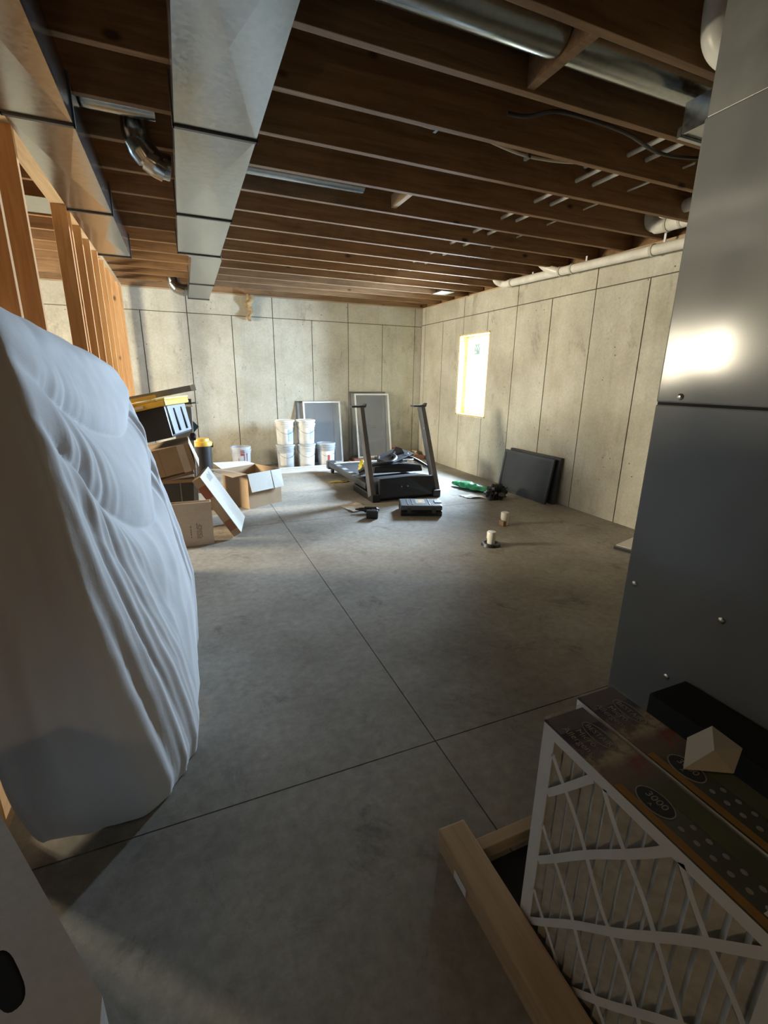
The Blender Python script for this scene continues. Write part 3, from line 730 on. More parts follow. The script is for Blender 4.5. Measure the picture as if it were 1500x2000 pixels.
bk1 = bucket((1.411, 7.36, .375), 'white bucket with a pale blue label on top of the left stack', M_BW, M_BW, [(M_LBLB, .05, .24, -P * .45, -P * .22)])
bk2 = bucket((1.735, 7.34, .375), 'white bucket with upright blue lettering on top of the right stack', M_BW, M_BW, [(M_LBLB, .07, .22, -P * .42, -P * .26)])
bk5 = bucket((2.064, 7.34, 0), 'single grey lidded bucket with a red and white label beside the stacks', M_BG, M_BG, [(M_LBLW, .02, .25, -P * .78, -P * .20)])
curved_label(bk5, 'label_patch', M_LBLR, .133, .139, .03, .19, -P * .53, -P * .44)
for k in range(4): curved_label(bk5, 'label_line', M_BG, .134 + k * .0017, .1345 + k * .0017, .06 + k * .045, .075 + k * .045, -P * .40, -P * .24)
for k in range(5): curved_label(bk2, 'letter_bar', M_BW, .1335 + k * .0012, .134 + k * .0012, .085 + k * .027, .097 + k * .027, -P * .40, -P * (.33 if k % 2 else .29))
bk6 = bucket((.722, 7.36, 0), 'clear plastic bucket stained with red paint, wire handle raised', M_BCL, None, [], handle_up=True, openmouth=True, rz=.2)
for k in range(5): MB().tube([(-.05 + .02 * k, -.02 + .01 * k, .022), (-.09 + .045 * k, .03 - .01 * k, .30)], .007, 6).build('stir_stick', M_LUM_Y if k % 2 else M_BLACK, bk6)
for a0, z0, z1, wd in ((-P * .62, .24, .33, .13), (-P * .5, .05, .30, .02), (-P * .40, .10, .28, .025), (-P * .7, .06, .2, .015)): curved_label(bk6, 'paint_drip', M_PAINT, .131 + .016 * z0 / .365, .131 + .016 * z1 / .365 + .001, z0, z1, a0, a0 + P * wd)

# ------------------------------------------------------------------ boards by the back wall
M_PALE = mat_wood('pale_board', (.56, .54, .50), (.68, .66, .62), 0, knots=False); M_RED = mat_wood('red_board', (.24, .11, .075), (.34, .175, .12), 0, knots=False)
def board(label, mat, x0, x1, y0, y1, z0, z1, rz=0, group=None):
    o = MB().box(-(x1 - x0) / 2, (x1 - x0) / 2, -(y1 - y0) / 2, (y1 - y0) / 2, 0, z1 - z0).build('board', mat, bevel=.003)
    o.location = ((x0 + x1) / 2, (y0 + y1) / 2, z0); o.rotation_euler = (0, 0, rz); tag(o, label, 'board', group); return o
board('pale board on the floor nearest the buckets', M_PALE, 1.24, 2.25, 7.08, 7.18, 0, .035, .03)
board('pale board on the floor one step out from the buckets', M_PALE, 1.22, 2.25, 6.96, 7.065, 0, .022, .02)
board('pale board on the floor farthest out from the buckets', M_PALE, 1.20, 2.20, 6.83, 6.94, 0, .018, .02)
board('pale board lying behind the treadmill under the reddish boards', M_PALE, 2.27, 3.55, 7.05, 7.17, 0, .038, .01)
board('reddish brown deck board, lower one of the stack in the corner', M_RED, 2.48, 3.86, 7.30, 7.46, 0, .035, 0)
board('reddish brown deck board behind the lower one in the corner', M_RED, 2.55, 3.86, 7.47, 7.63, 0, .035, 0)
board('reddish brown deck board, upper front one of the corner stack', M_RED, 2.56, 3.88, 7.31, 7.46, .036, .071, -.004)
board('reddish brown deck board, upper rear one under the window screen', M_RED, 2.60, 3.88, 7.48, 7.62, .036, .078, 0)

# window screens leaning on the back wall
M_MESH = mat_see('screen_mesh', (.40, .43, .46), .34, .8); M_SCRB = plain('screen_bronze', (.10, .095, .09), .5)
def screen(label, loc, wd, ht, tilt, mat, rz=0):
    r = empty('window_screen', loc, rot=(-tilt, 0, rz)); tag(r, label, 'screen', 'window screens on the back wall')
    b = .028
    MB().box(0, b, 0, .012, 0, ht).build('stile', mat, r, bevel=.002); MB().box(wd - b, wd, 0, .012, 0, ht).build('stile', mat, r, bevel=.002)
    MB().box(b, wd - b, 0, .012, 0, b).build('rail', mat, r, bevel=.002); MB().box(b, wd - b, 0, .012, ht - b, ht).build('rail', mat, r, bevel=.002)
    MB().box(b, wd - b, .005, .007, b, ht - b).build('mesh', M_MESH, r)
    MB().box(wd / 2 - .02, wd / 2 + .02, -.004, 0, .006, .018).build('pull_tab', M_DGREY, r)
    return r
screen('white framed window screen behind the single grey bucket', (1.775, 7.50, 0), .64, 1.03, .16, M_WHITE)
screen('dark framed window screen mostly hidden behind the white one by the buckets', (1.66, 7.53, 0), .64, 1.035, .16, M_SCRB)
screen('taller white framed window screen standing on the reddish boards', (2.655, 7.41, .072), .63, 1.09, .19, M_WHITE)
screen('dark framed window screen leaning behind the taller white screen', (2.58, 7.525, .079), .66, 1.10, .12, M_SCRB, rz=0)
gp = empty('leaning_board', (2.80, 7.405, .082), rot=(-.19, 0, 0)); tag(gp, 'grey panel of two boards seen through the taller window screen', 'panel')
M_GP = plain('grey_panel', (.22, .21, .22), .8)
MB().box(0, .36, .02, .06, 0, .275).build('lower_board', M_GP, gp, bevel=.003); MB().box(0, .36, .02, .06, .282, .56).build('upper_board', M_GP, gp, bevel=.003)
MB().box(.14, .22, .015, .021, .50, .512).build('slot', M_BLACKM, gp)
# small things on the boards
cn = empty('paint_can', (3.40, 7.52, .079)); tag(cn, 'small red and white paint can on the reddish boards', 'can')
MB().lathe([(.055, 0), (.057, .004), (.057, .125), (.06, .128), (.06, .135), (.05, .135), (.048, .131)], 20).build('body', M_LBLR, cn, smooth=40)
curved_label(cn, 'label', M_LBLW, .0575, .0575, .03, .12, -P * .5, P * .1)
for k, (x, y, L, lb) in enumerate(((3.56, 7.53, .13, 'leftmost short pipe offcut lying on the reddish boards'), (3.68, 7.55, .12, 'second short pipe offcut on the reddish boards'), (3.79, 7.53, .10, 'rightmost short pipe offcut on the reddish boards near the corner'))):
    o = MB().lathe([(.03, -L / 2), (.03, L / 2), (.024, L / 2), (.024, -L / 2)], 16, Matrix.Rotation(P / 2, 4, 'X') @ Matrix.Rotation(.3 * k, 4, 'Y'), False, False).build('pipe_offcut', M_CARDT, smooth=40)
    o.location = (x, y, .110); tag(o, lb, 'offcut', 'pipe offcuts in the corner')
o = board('short pale wood offcut lying in front of the pipe offcuts', M_LUM_X, 3.50, 3.82, 7.44, 7.49, .0715, .09)

# insulation tuft
M_INS = plain('fibreglass', (.42, .29, .15), 1.0, var=.4, scale=25)
iv = MB()
for k in range(26):
    z = 2.56 - k * .0145; wd = .055 * (1 - abs(k - 8) / 30)
    c = (1.03 + .018 * math.sin(k * .5) - .0005 * k, 7.655 - .012 * math.sin(k * .3), z)
    v = [(c[0] + wd * (1 + .35 * noise.noise((j * .9, k * .5, 1))) * math.cos(2 * P * j / 14), c[1] + .033 * (1 + .3 * noise.noise((j, k * .6, 5))) * math.sin(2 * P * j / 14), z + .006 * noise.noise((j * 1.3, k, 2))) for j in range(14)]
    iv.v += v
for k in range(25):
    for j in range(14): iv.f.append((k * 14 + j, k * 14 + (j + 1) % 14, (k + 1) * 14 + (j + 1) % 14, (k + 1) * 14 + j))
iv.f += [tuple(range(13, -1, -1)), tuple(range(25 * 14, 26 * 14))]
ins = iv.build('insulation_tuft', M_INS, smooth=80); tag(ins, 'tuft of brown insulation hanging down the top of the back wall', 'insulation')

# ------------------------------------------------------------------ treadmill
tm = empty('treadmill', (2.34, 4.86, 0)); tag(tm, 'partly dismantled black treadmill with two grey uprights', 'treadmill')
M_UP = plain('upright_grey', (.16, .155, .155), .4, .3); M_BELT = plain('tread_belt', (.03, .03, .032), .8)
MB().box(-.33, .33, .30, 1.78, .12, .15).build('deck', M_BELT, tm, bevel=.004)
for s in (-1, 1):
    sr = MB().box(s * .38 - .055, s * .38 + .055, .22, 1.80, .10, .175).build('side_rail', M_DGREY, tm, bevel=.012)
    for k in range(4): MB().box(s * .38 - .03, s * .38 + .03, .55 + k * .28, .67 + k * .28, .175, .178).build('foot_mark', M_GREY, sr)
    MB().box(s * .38 - .065, s * .38 + .065, 1.78, 1.90, .06, .185).build('end_cap', M_DGREY, tm, bevel=.02)
    MB().lathe([(.035, -.02), (.045, -.012), (.045, .012), (.035, .02)], 18, Matrix.Translation((s * .38, 1.78, .045)) @ Matrix.Rotation(P / 2, 4, 'Y')).build('wheel', M_BLACK, tm, smooth=40)
    MB().box(s * .40 - .05, s * .40 + .05, -.06, .62, .0, .09).build('base_foot', M_BLACK, tm, bevel=.012)
    up = MB(); b0 = Vector((s * .425, .02, .06)); b1_ = Vector((s * .405, .46, 1.06))
    ux = Vector((.032, 0, 0)); uy = Vector((0, .050, -.022))
    up.add([b0 - ux - uy, b0 + ux - uy, b0 + ux + uy, b0 - ux + uy, b1_ - ux * .9 - uy, b1_ + ux * .9 - uy, b1_ + ux * .9 + uy, b1_ - ux * .9 + uy], [(0, 3, 2, 1), (4, 5, 6, 7), (0, 1, 5, 4), (1, 2, 6, 5), (2, 3, 7, 6), (3, 0, 4, 7)])
    u_ = up.build('upright', M_UP, tm, bevel=.008)
    MB().box(s * .405 - .13, s * .405 + .045, .40, .50, 1.055, 1.075).build('top_bracket', M_DGREY, u_, bevel=.003)
    MB().add([(s * .405 + .02, .41, 1.07), (s * .405 + .06, .41, 1.10), (s * .405 + .06, .49, 1.10), (s * .405 + .02, .49, 1.07), (s * .405 + .045, .41, 1.055), (s * .405 + .045, .49, 1.055)], [(0, 1, 2, 3), (0, 4, 1), (3, 2, 5), (1, 4, 5, 2), (0, 3, 5, 4)]).build('top_hook', M_DGREY, u_)
    MB().lathe([(.012, 0), (.012, .006), (.004, .009)], 10, Matrix.Translation((s * .41 - .03, .30, .80)) @ Matrix.Rotation(-P / 2, 4, 'Y')).build('bolt', M_WIRE, u_)
hood = MB(); hp_ = [(-.36, -.04), (.36, -.04), (.36, .42), (-.36, .42)]
hood.add([(-.36, -.04, .03), (.36, -.04, .03), (.36, .44, .10), (-.36, .44, .10), (-.35, -.02, .27), (.35, -.02, .27), (.33, .42, .22), (-.33, .42, .22), (0, -.06, .29)], [(0, 3, 2, 1), (0, 1, 5, 8, 4), (1, 2, 6, 5), (2, 3, 7, 6), (3, 0, 4, 7), (4, 8, 5, 6, 7)])
hood.build('motor_hood', M_BLACK, tm, bevel=.018)
for x in (-.08, .0): MB().lathe([(.009, 0), (.009, .004), (.003, .006)], 10, Matrix.Translation((x, -.055, .17)) @ Matrix.Rotation(P / 2, 4, 'X')).build('bolt', M_WIRE, tm)
MB().box(-.36, .36, .02, .10, .0, .06).build('cross_foot', M_BLACK, tm, bevel=.01)
tr = MB().tube([(-.40, 1.60, .18), (-.2, 1.62, .182), (.0, 1.62, .182), (.3, 1.6, .182)], .010, 8).build('roller_bar', M_PVC, tm)
# console lying on the deck
co = empty('treadmill_console', (2.38, 5.42, .182), rz=.12); tag(co, 'black treadmill console and handlebars heaped on the treadmill deck', 'console')
MB().add([(-.36, -.22, .09), (.36, -.22, .06), (.36, .22, .0), (-.36, .22, .0), (-.34, -.20, .17), (.34, -.20, .15), (.33, .18, .12), (-.33, .18, .10), (0, -.22, .19), (0, .2, .15)], [(0, 3, 2, 1), (0, 1, 5, 8, 4), (1, 2, 6, 5), (3, 0, 4, 7), (2, 3, 7, 9, 6), (4, 8, 9, 7), (8, 5, 6, 9)]).build('console_body', M_BLACK, co, bevel=.015)
MB().box(-.16, .16, -.12, .10, 0, .012, Matrix.Translation((.02, 0, .185)) @ Matrix.Rotation(.16, 4, 'X') @ Matrix.Rotation(-.1, 4, 'Y')).build('display', M_DGREY, co, bevel=.004)
MB().tube(smooth_pts([(-.40, .10, .06), (-.30, -.10, .17), (-.12, -.20, .205), (.02, -.10, .24), (.05, .06, .26)]), .022, 12).build('handlebar', M_BLACK, co, smooth=50)
MB().tube(smooth_pts([(.05, .12, .18), (.18, -.02, .24), (.30, -.14, .20), (.46, -.18, .10), (.50, -.05, .08)]), .020, 12).build('handlebar', M_BLACK, co, smooth=50)
MB().prism([(-.09, 0), (.09, 0), (.02, .11)], -.01, .01, Matrix.Translation((.06, .0, .20)) @ Matrix.Rotation(P / 2 - .3, 4, 'X') @ Matrix.Rotation(.3, 4, 'Y')).build('bracket', M_BLACK, co)
MB().prism([(-.08, 0), (.06, 0), (-.05, .10)], -.01, .01, Matrix.Translation((-.10, .10, .16)) @ Matrix.Rotation(P / 2, 4, 'X') @ Matrix.Rotation(.6, 4, 'Y')).build('bracket', M_BLACK, co)
MB().tube([(.30, -.08, .18), (.25, -.02, .27)], .007, 8).build('cable_end', M_WHITE, co); MB().tube(smooth_pts([(.10, -.14, .21), (.18, -.18, .215), (.25, -.15, .21)]), .008, 8).build('cable_end', M_WHITE, co)
MB().box(-.20, .24, -.14, .16, 0, .03, Matrix.Translation((.06, .02, .215)) @ Matrix.Rotation(.22, 4, 'X') @ Matrix.Rotation(-.16, 4, 'Y') @ Matrix.Rotation(.3, 4, 'Z')).build('console_cover', M_BLACK, co, bevel=.008)
MB().prism([(-.10, 0), (.10, 0), (.06, .09), (-.02, .12)], -.012, .012, Matrix.Translation((.14, .05, .235)) @ Matrix.Rotation(P / 2 - .2, 4, 'X') @ Matrix.Rotation(-.5, 4, 'Y')).build('bracket', M_DGREY, co)
# yellow tape knot, scraps
M_TAPE = plain('yellow_tape', (.62, .55, .08), .5, var=.3, scale=30)
def crumple(name, label, cat, loc, sx, sy, sz, mat, seed, n=22, m=12, amp=.45, freq=2.6, rz=0, kind=None):
    mb = MB()
    for i in range(m + 1):
        th = P * i / m
        for j in range(n):
            ph = 2 * P * j / n; d = Vector((math.sin(th) * math.cos(ph), math.sin(th) * math.sin(ph), math.cos(th)))
            k = 1 + amp * noise.noise(d * freq + Vector((seed, 0, 0))) + amp * .6 * noise.noise(d * freq * 2.6 + Vector((0, seed, 0)))
            mb.v.append((d.x * sx * k, d.y * sy * k, max(0.001, sz * (d.z * k * .6 + .5))))
    for i in range(m):
        for j in range(n): mb.f.append((i * n + j, (i + 1) * n + j, (i + 1) * n + (j + 1) % n, i * n + (j + 1) % n))
    o = mb.build(name, mat, smooth=35, loc=loc, rot=(0, 0, rz)); tag(o, label, cat); return o
crumple('tape_knot', 'knot of yellow caution tape tied on the treadmill deck', 'tape', (2.13, 5.72, .178), .07, .05, .14, M_TAPE, 3)
crumple('tape_scrap', 'scrap of yellow tape on the floor left of the treadmill', 'tape', (1.86, 6.0, .0), .12, .05, .02, plain('old_tape', (.42, .34, .10), .7), 9, amp=.6)

# tool case, drill, paper
tc = empty('tool_case', (2.235, 4.275, 0), rz=-.36); tag(tc, 'closed black plastic tool case with orange label before the treadmill', 'tool case')
M_CASE = plain('case_grey', (.10, .105, .115), .38)
MB().box(-.22, .22, -.15, .15, .0, .055).build('case_bottom', M_BLACK, tc, bevel=.012); lidc = MB().box(-.22, .22, -.15, .15, .057, .115).build('case_lid', M_CASE, tc, bevel=.014)
MB().box(-.05, .05, -.07, .11, .115, .1165).build('label', plain('case_label', (.25, .19, .11), .5), lidc); MB().box(-.018, .022, -.02, .05, .1165, .1175).build('label_mark', plain('case_orange', (.75, .34, .03), .5), lidc)
for x in (-.14, -.09, .09): MB().box(x - .006, x + .006, -.12, .12, .113, .119).build('rib', M_CASE, lidc, bevel=.002)
for x in (-.13, .13): MB().box(x - .022, x + .022, -.158, -.146, .03, .085).build('latch', M_DGREY, tc, bevel=.003)
MB().tube([(-.05, -.155, .035), (-.04, -.185, .035), (.04, -.185, .035), (.05, -.155, .035)], .009, 8).build('handle', M_BLACK, tc)
MB().box(.15, .225, -.05, .05, .112, .124).build('latch_plate', M_GREY, tc, bevel=.003)
dr = empty('cordless_drill', (1.70, 4.40, 0), rz=-.45); tag(dr, 'black cordless drill lying on its side on the floor', 'drill')
MB().tube([(-.11, .02, .042), (-.06, .02, .042), (-.055, .02, .042), (.07, .02, .042)], [.018, .022, .033, .034], 16).build('barrel', M_BLACK, dr, smooth=40)
MB().tube([(-.155, .02, .042), (-.11, .02, .042)], [.007, .017], 12).build('chuck', M_DGREY, dr, smooth=40)
MB().box(.02, .065, -.12, .01, .022, .060).build('grip', M_BLACK, dr, bevel=.010); MB().box(-.02, .10, -.18, -.115, .0, .085).build('battery', M_BLACK, dr, bevel=.010)
MB().tube([(.07, .02, .042), (.10, .03, .042)], [.03, .012], 12).build('rear_cap', M_DGREY, dr, smooth=40)
def sheet_of_paper(label, pts, mat, seed):
    n = 8; v = []; f = []
    A, B, C, D = [Vector(p) for p in pts]
    for i in range(n + 1):
        for j in range(n + 1):
            u, w_ = i / n, j / n; p = (A * (1 - u) + B * u) * (1 - w_) + (D * (1 - u) + C * u) * w_
            v.append((p.x, p.y, .003 + .035 * abs(noise.noise((u * 2.2 + seed, w_ * 2.2, .5))) * (.3 + u)))
    for i in range(n):
        for j in range(n): f.append((i * (n + 1) + j, (i + 1) * (n + 1) + j, (i + 1) * (n + 1) + j + 1, i * (n + 1) + j + 1))
    o = MB().add(v, f).build('paper_sheet', mat); s = o.modifiers.new('thick', 'SOLIDIFY'); s.thickness = .001; s.offset = 1; tag(o, label, 'paper'); return o
sheet_of_paper('creased sheet of paper on the floor beside the drill', [(1.50, 4.78, 0), (1.55, 4.50, 0), (1.78, 4.58, 0), (1.72, 4.88, 0)], plain('kraft_paper', (.55, .49, .40), .8), 2.3)

# ------------------------------------------------------------------ right side litter
M_GREEN = plain('green_bag', (.03, .36, .13), .32, var=.3, scale=14)
gb = MB(); L = 26
for i in range(L + 1):
    u = i / L; x = 3.25 + .20 * u; y = 5.28 - .60 * u; wd = .075 * math.sin(P * min(1, max(.06, u * .93 + .05))) ** .6
    for j in range(14):
        a = 2 * P * j / 14; k = 1 + .38 * noise.noise((u * 9, math.cos(a) * 1.6, math.sin(a) * 1.6))
        gb.v.append((x + wd * k * math.cos(a) * .95, y + wd * k * math.cos(a) * .3, max(.002, .048 + .05 * (wd / .075) * k * math.sin(a))))
for i in range(L):
    for j in range(14): gb.f.append((i * 14 + j, i * 14 + (j + 1) % 14, (i + 1) * 14 + (j + 1) % 14, (i + 1) * 14 + j))
gb.f += [tuple(range(13, -1, -1)), tuple(range(L * 14, L * 14 + 14))]
g_ = gb.build('plastic_bag', M_GREEN, smooth=35); tag(g_, 'crumpled green plastic bag on the floor', 'bag')
crumple('plastic_bag', 'crumpled black plastic bag at the foot of the dark panels', 'bag', (3.38, 4.50, 0), .14, .10, .15, M_BLACK, 5, 28, 18, .55, 3.6, rz=.3)
sheet_of_paper('white crumpled wrapper between the green bag and the black bag', [(3.03, 4.78, 0), (3.06, 4.60, 0), (3.28, 4.52, 0), (3.22, 4.74, 0)], M_PAPER, 7.7)
M_PANEL = plain('panel_charcoal', (.052, .056, .062), .6, var=.15, scale=5)
def dpanel(label, xb, xt, y0, y1, zh, th):  # flat dark panel with a raised rim
    r = empty('leaning_panel', (xb, (y0 + y1) / 2, 0)); tag(r, label, 'panel'); w_ = (y1 - y0) / 2; dx = xt - xb
    sh_ = Matrix(((1, 0, dx / zh, 0), (0, 1, 0, 0), (0, 0, 1, 0), (0, 0, 0, 1)))
    MB().box(0, th, -w_, w_, 0, zh, sh_).build('panel_body', M_PANEL, r, bevel=.006)
    MB().box(-.006, 0, -w_, w_, zh - .03, zh, sh_).box(-.006, 0, -w_, w_, 0, .03, sh_).box(-.006, 0, -w_, -w_ + .03, .03, zh - .03, sh_).box(-.006, 0, w_ - .03, w_, .03, zh - .03, sh_).build('rim', M_DGREY, r)
    return r
dpanel('front dark panel leaning on the right wall', 3.755, 3.835, 4.06, 4.96, .52, .022)
dpanel('rear dark panel leaning behind the front one on the right wall', 3.845, 3.895, 4.02, 4.93, .54, .03)
def stub(loc, hgt, label, sleeve):
    r = empty('pipe_stub', loc); tag(r, label, 'pipe', 'capped pipe stubs in the floor')
    MB().lathe([(.034, 0), (.034, hgt * .55)], 18).build('pipe', M_PVC, r, smooth=40)
    MB().lathe([(.034, hgt * .5), (.040, hgt * .5), (.040, hgt - .006), (.036, hgt), (.012, hgt + .001)], 18).build('cap', M_PVC, r, smooth=40)
    if sleeve: MB().lathe([(.085, 0.0), (.078, .022), (.060, .026), (.036, .008)], 20, None, False, False).build('sleeve', M_BLACK, r, smooth=40)
    else: MB().box(-.05, -.015, -.05, .02, 0, .05).build('wood_wedge', M_CARDD, r, bevel=.004)
stub((2.345, 3.13, 0), .125, 'capped white pipe stub in a black rubber sleeve', True)
stub((2.825, 3.58, 0), .13, 'capped white pipe stub with a brown wedge, nearer the right wall', False)
lv = empty('flat_board', (3.50, 2.60, 0), rz=.28); tag(lv, 'flat white topped board with black edge lying beyond the furnace', 'board')
MB().box(-.18, .20, -.13, .13, .0, .032).build('edge_body', M_BLACK, lv, bevel=.005); MB().box(-.165, .20, -.12, .12, .032, .036).build('top_sheet', M_CARDW, lv)

# ------------------------------------------------------------------ cartons and totes, left
def open_box(root, sx, sy, sz, mat, inner, th=.006):
    x, y = sx / 2, sy / 2
    MB().box(-x, x, -y, -y + th, 0, sz).build('side_panel', mat, root); MB().box(-x, x, y - th, y, 0, sz).build('side_panel', mat, root)
    MB().box(-x, -x + th, -y + th, y - th, 0, sz).build('side_panel', mat, root); MB().box(x - th, x, -y + th, y - th, 0, sz).build('side_panel', mat, root)
    MB().box(-x + th, x - th, -y + th, y - th, 0, th).build('bottom_panel', inner, root)
# open carton with flaps
ob = empty('open_carton', (.62, 5.33, 0), rz=.52); tag(ob, 'open brown carton with flaps spread beside the leaning box', 'box')
open_box(ob, .45, .46, .385, M_CARD, M_CARDD)
def flap(root, mat, quad, name='flap'):
    o = MB().add([Vector(q) for q in quad], [(0, 1, 2, 3)]).build(name, mat, root); s = o.modifiers.new('thick', 'SOLIDIFY'); s.thickness = .005; s.offset = 0; return o
z = .387
flap(ob, M_CARDW, [(-.225, -.232, z), (.08, -.232, z), (.10, -.262, z - .20), (-.20, -.262, z - .20)])
flap(ob, M_CARDW, [(.085, -.234, z), (.225, -.232, z), (.235, -.268, z - .20), (.105, -.266, z - .20)], 'tape_strip')
flap(ob, M_CARD, [(-.228, -.225, z), (-.228, .225, z), (-.42, .20, z + .03), (-.40, -.22, z - .01)])
flap(ob, M_CARDW, [(-.225, .228, z), (.225, .228, z), (.20, .36, z + .02), (-.22, .40, z + .05)])
flap(ob, M_CARD, [(.228, -.225, z), (.228, .225, z), (.262, .20, z - .20), (.262, -.20, z - .20)])
# tan carton in front
tb = empty('tan_carton', (-.095, 4.055, 0)); tag(tb, 'tan carton with printed lines standing open beside the sheet', 'box')
open_box(tb, .43, .085, .372, M_CARDT, M_CARDD)
M_PRNT = plain('print_grey', (.22, .18, .14), .8)
for k, (x, z, wd, hh) in enumerate(((.035, .07, .007, .11), (.085, .06, .006, .14), (.097, .06, .005, .13), (.108, .06, .006, .13), (.120, .07, .005, .11))):
    for q in range(5): MB().box(x, x + wd, -.0437, -.0427, z + hh * q / 5, z + hh * q / 5 + hh / 5 * (.9 if (q + k) % 3 else .6)).build('print_line', M_PRNT, tb)
# grey tub behind it carrying the tilted carton
tub = empty('storage_tub', (-.225, 4.70, 0)); tag(tub, 'dark grey storage tub behind the tan carton', 'tub')
MB().frust(-.23, .23, -.16, .20, 0, .45, .03).build('body', M_DGREY, tub, bevel=.012); MB().box(-.24, .24, -.17, .21, .44, .475).build('lid', M_CARD, tub, bevel=.008)
MB().box(.11, .118, -.178, -.17, .05, .44).build('strap', M_GREY, tub)
lc = empty('tilted_carton', (-.15, 4.62, .515), rot=(0, -.20, 0)); tag(lc, 'closed brown carton tilted under the black tote', 'box')
MB().box(-.19, .20, -.30, .24, .045, .28).build('body', M_CARD, lc, bevel=.004)
MB().box(-.055, -.050, -.3012, -.3, .04, .275).build('seam', M_CARDD, lc); MB().box(.10, .16, -.3010, -.3, .04, .28).build('tape', M_CARDT, lc)
flap(lc, M_CARDT, [(.202, -.30, .28), (.202, .20, .28), (.235, .20, .05), (.225, -.30, .06)])
MB().prism([(-.17, 0), (.17, 0), (.17, .03), (-.17, .012)], -.24, .22, Matrix(((1, 0, 0, 0), (0, 0, 1, 0), (0, 1, 0, 0), (0, 0, 0, 1)))).build('crushed_foot', M_CARDD, lc)
bt_ = empty('black_tote', (-.185, 4.60, .85), rot=(0, -.22, -.32)); tag(bt_, 'black storage tote with a yellow lid, tilted on top of the cartons', 'tote')
MB().frust(-.23, .17, -.26, .26, .0, .265, .02).build('body', M_BLACK, bt_, bevel=.012)
ep = MB().frust(.152, .178, -.22, .22, .02, .26, .008).build('end_panel', M_GREY, bt_, bevel=.004)
for y in (-.09, .09): MB().box(.174, .183, y - .01, y + .01, .04, .235).build('groove', M_BLACKM, ep)
tl = MB().box(-.26, .20, -.29, .29, .262, .315).build('lid', M_YEL, bt_, bevel=.012)
MB().box(.13, .205, -.292, .292, .312, .328).build('lid_rim', M_YELP, tl, bevel=.005); MB().box(-.255, .13, -.292, -.23, .312, .328).build('lid_rim', M_YEL, tl, bevel=.005); MB().box(-.255, .13, .23, .292, .312, .328).build('lid_rim', M_YEL, tl, bevel=.005)
MB().box(-.12, .02, -.296, -.29, .275, .295).build('handle_bar', M_CARDT, tl, bevel=.003); MB().box(-.18, -.06, -.20, .1, .315, .335).build('tray_rib', M_YEL, tl, bevel=.004)
lev = empty('spirit_level', (-.17, 4.50, 1.192), rot=(0, -.20, .05)); tag(lev, 'long grey spirit level lying across the yellow lid', 'level')
MB().box(-.26, .28, -.012, .012, .02, .07).build('beam', M_GREY, lev, bevel=.003); MB().box(.24, .285, -.014, .014, .018, .072).build('end_cap', M_WHITE, lev, bevel=.004); MB().box(-.26, -.05, -.013, .013, .018, .05).build('yellow_face', M_YELP, lev)
gt = empty('grey_bin', (-.03, 5.25, 0)); tag(gt, 'tall pale grey bin standing behind the black tote', 'bin')
MB().frust(-.10, .085, -.15, .15, .0, 1.09, .02).build('body', M_GREY, gt, bevel=.01); MB().box(-.11, .10, -.16, .16, 1.09, 1.11).build('rim', M_WHITE, gt, bevel=.005)
MB().tube([(.085, -.05, 1.12), (.13, -.06, 1.125), (.15, -.03, 1.125)], .008, 8).build('handle', M_DGREY, gt); MB().add([(.08, -.06, .95), (.08, -.06, .82), (.14, -.06, .885), (.08, -.04, .95), (.08, -.04, .82), (.14, -.04, .885)], [(0, 1, 2), (3, 5, 4), (0, 3, 4, 1), (1, 4, 5, 2), (2, 5, 3, 0)]).build('hook', M_DGREY, gt)
for k in range(4): MB().box(-.09, .09, -.10 + .05 * k, -.095 + .05 * k, 1.11, 1.15 + .01 * (k % 2)).build('stored_sheet', M_DGREY, gt)
yb_ = empty('lidded_bin', (.135, 6.05, 0)); tag(yb_, 'black bin with a yellow lid standing behind the cartons', 'bin')
MB().lathe([(.10, 0), (.115, .58), (.118, .58)], 24).build('body', M_BLACK, yb_, smooth=40); MB().lathe([(.125, .575), (.128, .60), (.115, .625), (.095, .63), (.09, .66), (.02, .665)], 24).build('lid', M_YEL, yb_, smooth=40)
MB().box(.10, .135, -.02, .02, .55, .60).build('clip', M_DGREY, yb_, bevel=.003)
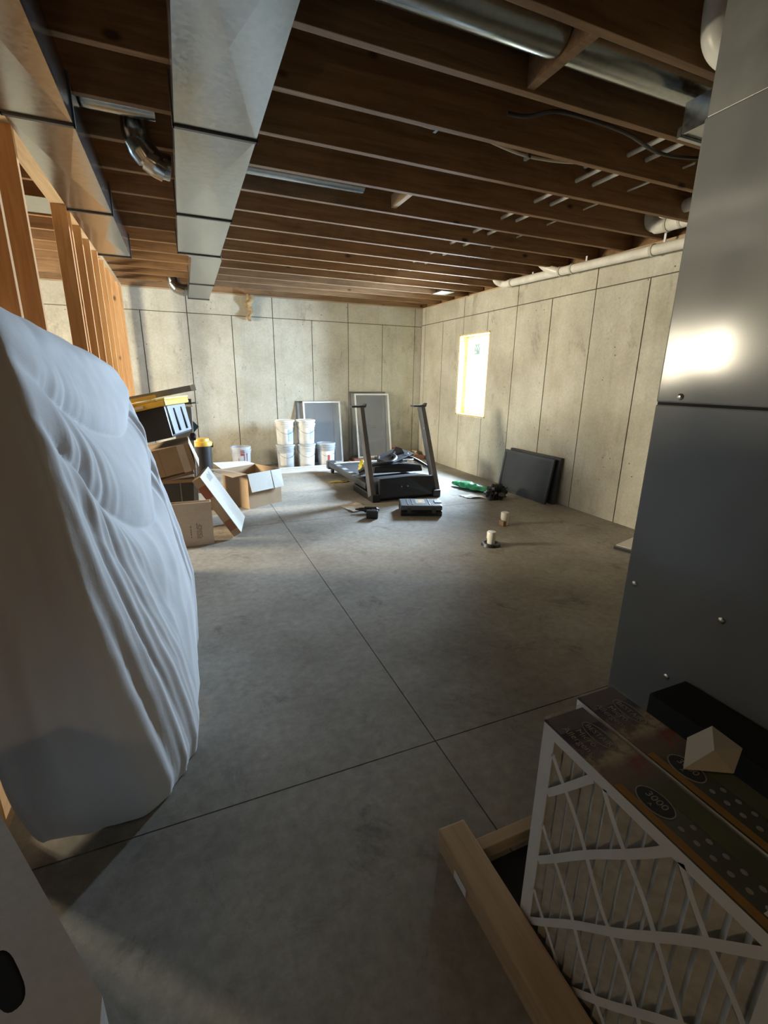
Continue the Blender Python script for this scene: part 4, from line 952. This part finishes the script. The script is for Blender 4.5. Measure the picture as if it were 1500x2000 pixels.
# long flat box leaning on the pile
lb_ = empty('leaning_box', (.290, 4.115, .005), rot=(0, 0, 0)); tag(lb_, 'long flat white topped carton leaning against the pile of boxes', 'box')
lb_.rotation_euler = (0, math.radians(-30.5), -.18)
MB().box(0, .075, 0, .50, 0, .60).build('body', M_CARD, lb_, bevel=.003)
MB().box(.0752, .0768, .002, .498, .002, .598).build('white_face', M_CARDW, lb_)
MB().box(.002, .073, -.0012, -.0002, .40, .52).build('red_print', plain('print_red', (.32, .11, .07), .8), lb_); MB().box(.002, .073, -.0012, -.0002, .06, .16).build('red_print', plain('print_red2', (.30, .13, .08), .8), lb_)
for k in range(4): MB().box(.0768, .0774, .12 + .012 * k, .14 + .012 * k, .12 + .05 * k, .155 + .05 * k).build('print_glyph', M_WHITE, lb_)
for k in range(4): MB().box(.0768, .0774, .20 + .05 * k, .235 + .05 * k, .50, .56 + .01 * (k % 2)).build('print_glyph', plain('glyph_grey%d' % k, (.42, .41, .39), .8), lb_)
crumple('dark_rag', 'small dark rag wedged between the tote and the tilted carton', 'rag', (.035, 4.36, .845), .028, .03, .06, plain('rag', (.05, .03, .05), .9), 4, 14, 8)

# unseen block added behind the sheeted item to shade the near floor
lw = empty('shadow_block', (-.53, 3.15, 0)); tag(lw, 'added brown block hidden behind the sheet covered item, shading the floor', 'box')
MB().box(-.10, .10, -.45, .45, 0, 1.13).build('body', M_CARD, lw, bevel=.004); MB().box(-.03, .03, -.451, .451, 1.13, 1.1312).build('tape', M_CARDT, lw)

# ------------------------------------------------------------------ unseen lamp added behind the camera as warm fill
bl = empty('fill_lamp', (-.55, YF + .02, 1.45)); tag(bl, 'added unseen fill bulb in a white holder behind the camera', 'lamp')
RX = Matrix.Rotation(P / 2, 4, 'X')
MB().lathe([(.06, -.001), (.062, -.02), (.035, -.045), (.03, -.06)], 20, RX).build('holder', M_WHITE, bl, smooth=40)
t = NT('bulb_glow'); t.b.inputs['Emission Color'].default_value = (1, .70, .38, 1); t.b.inputs['Emission Strength'].default_value = 30
MB().lathe([(.014, -.06), (.018, -.075), (.03, -.10), (.03, -.12), (.02, -.138), (.004, -.145)], 16, RX).build('bulb', t.m, bl, smooth=60)
ld_ = bpy.data.lights.new('fill_light', 'POINT'); ld_.energy = 5; ld_.color = (1, .70, .38); ld_.shadow_soft_size = .04
lo = bpy.data.objects.new('fill_light', ld_); COL.objects.link(lo); lo.location = (-.55, YF + .24, 1.45)
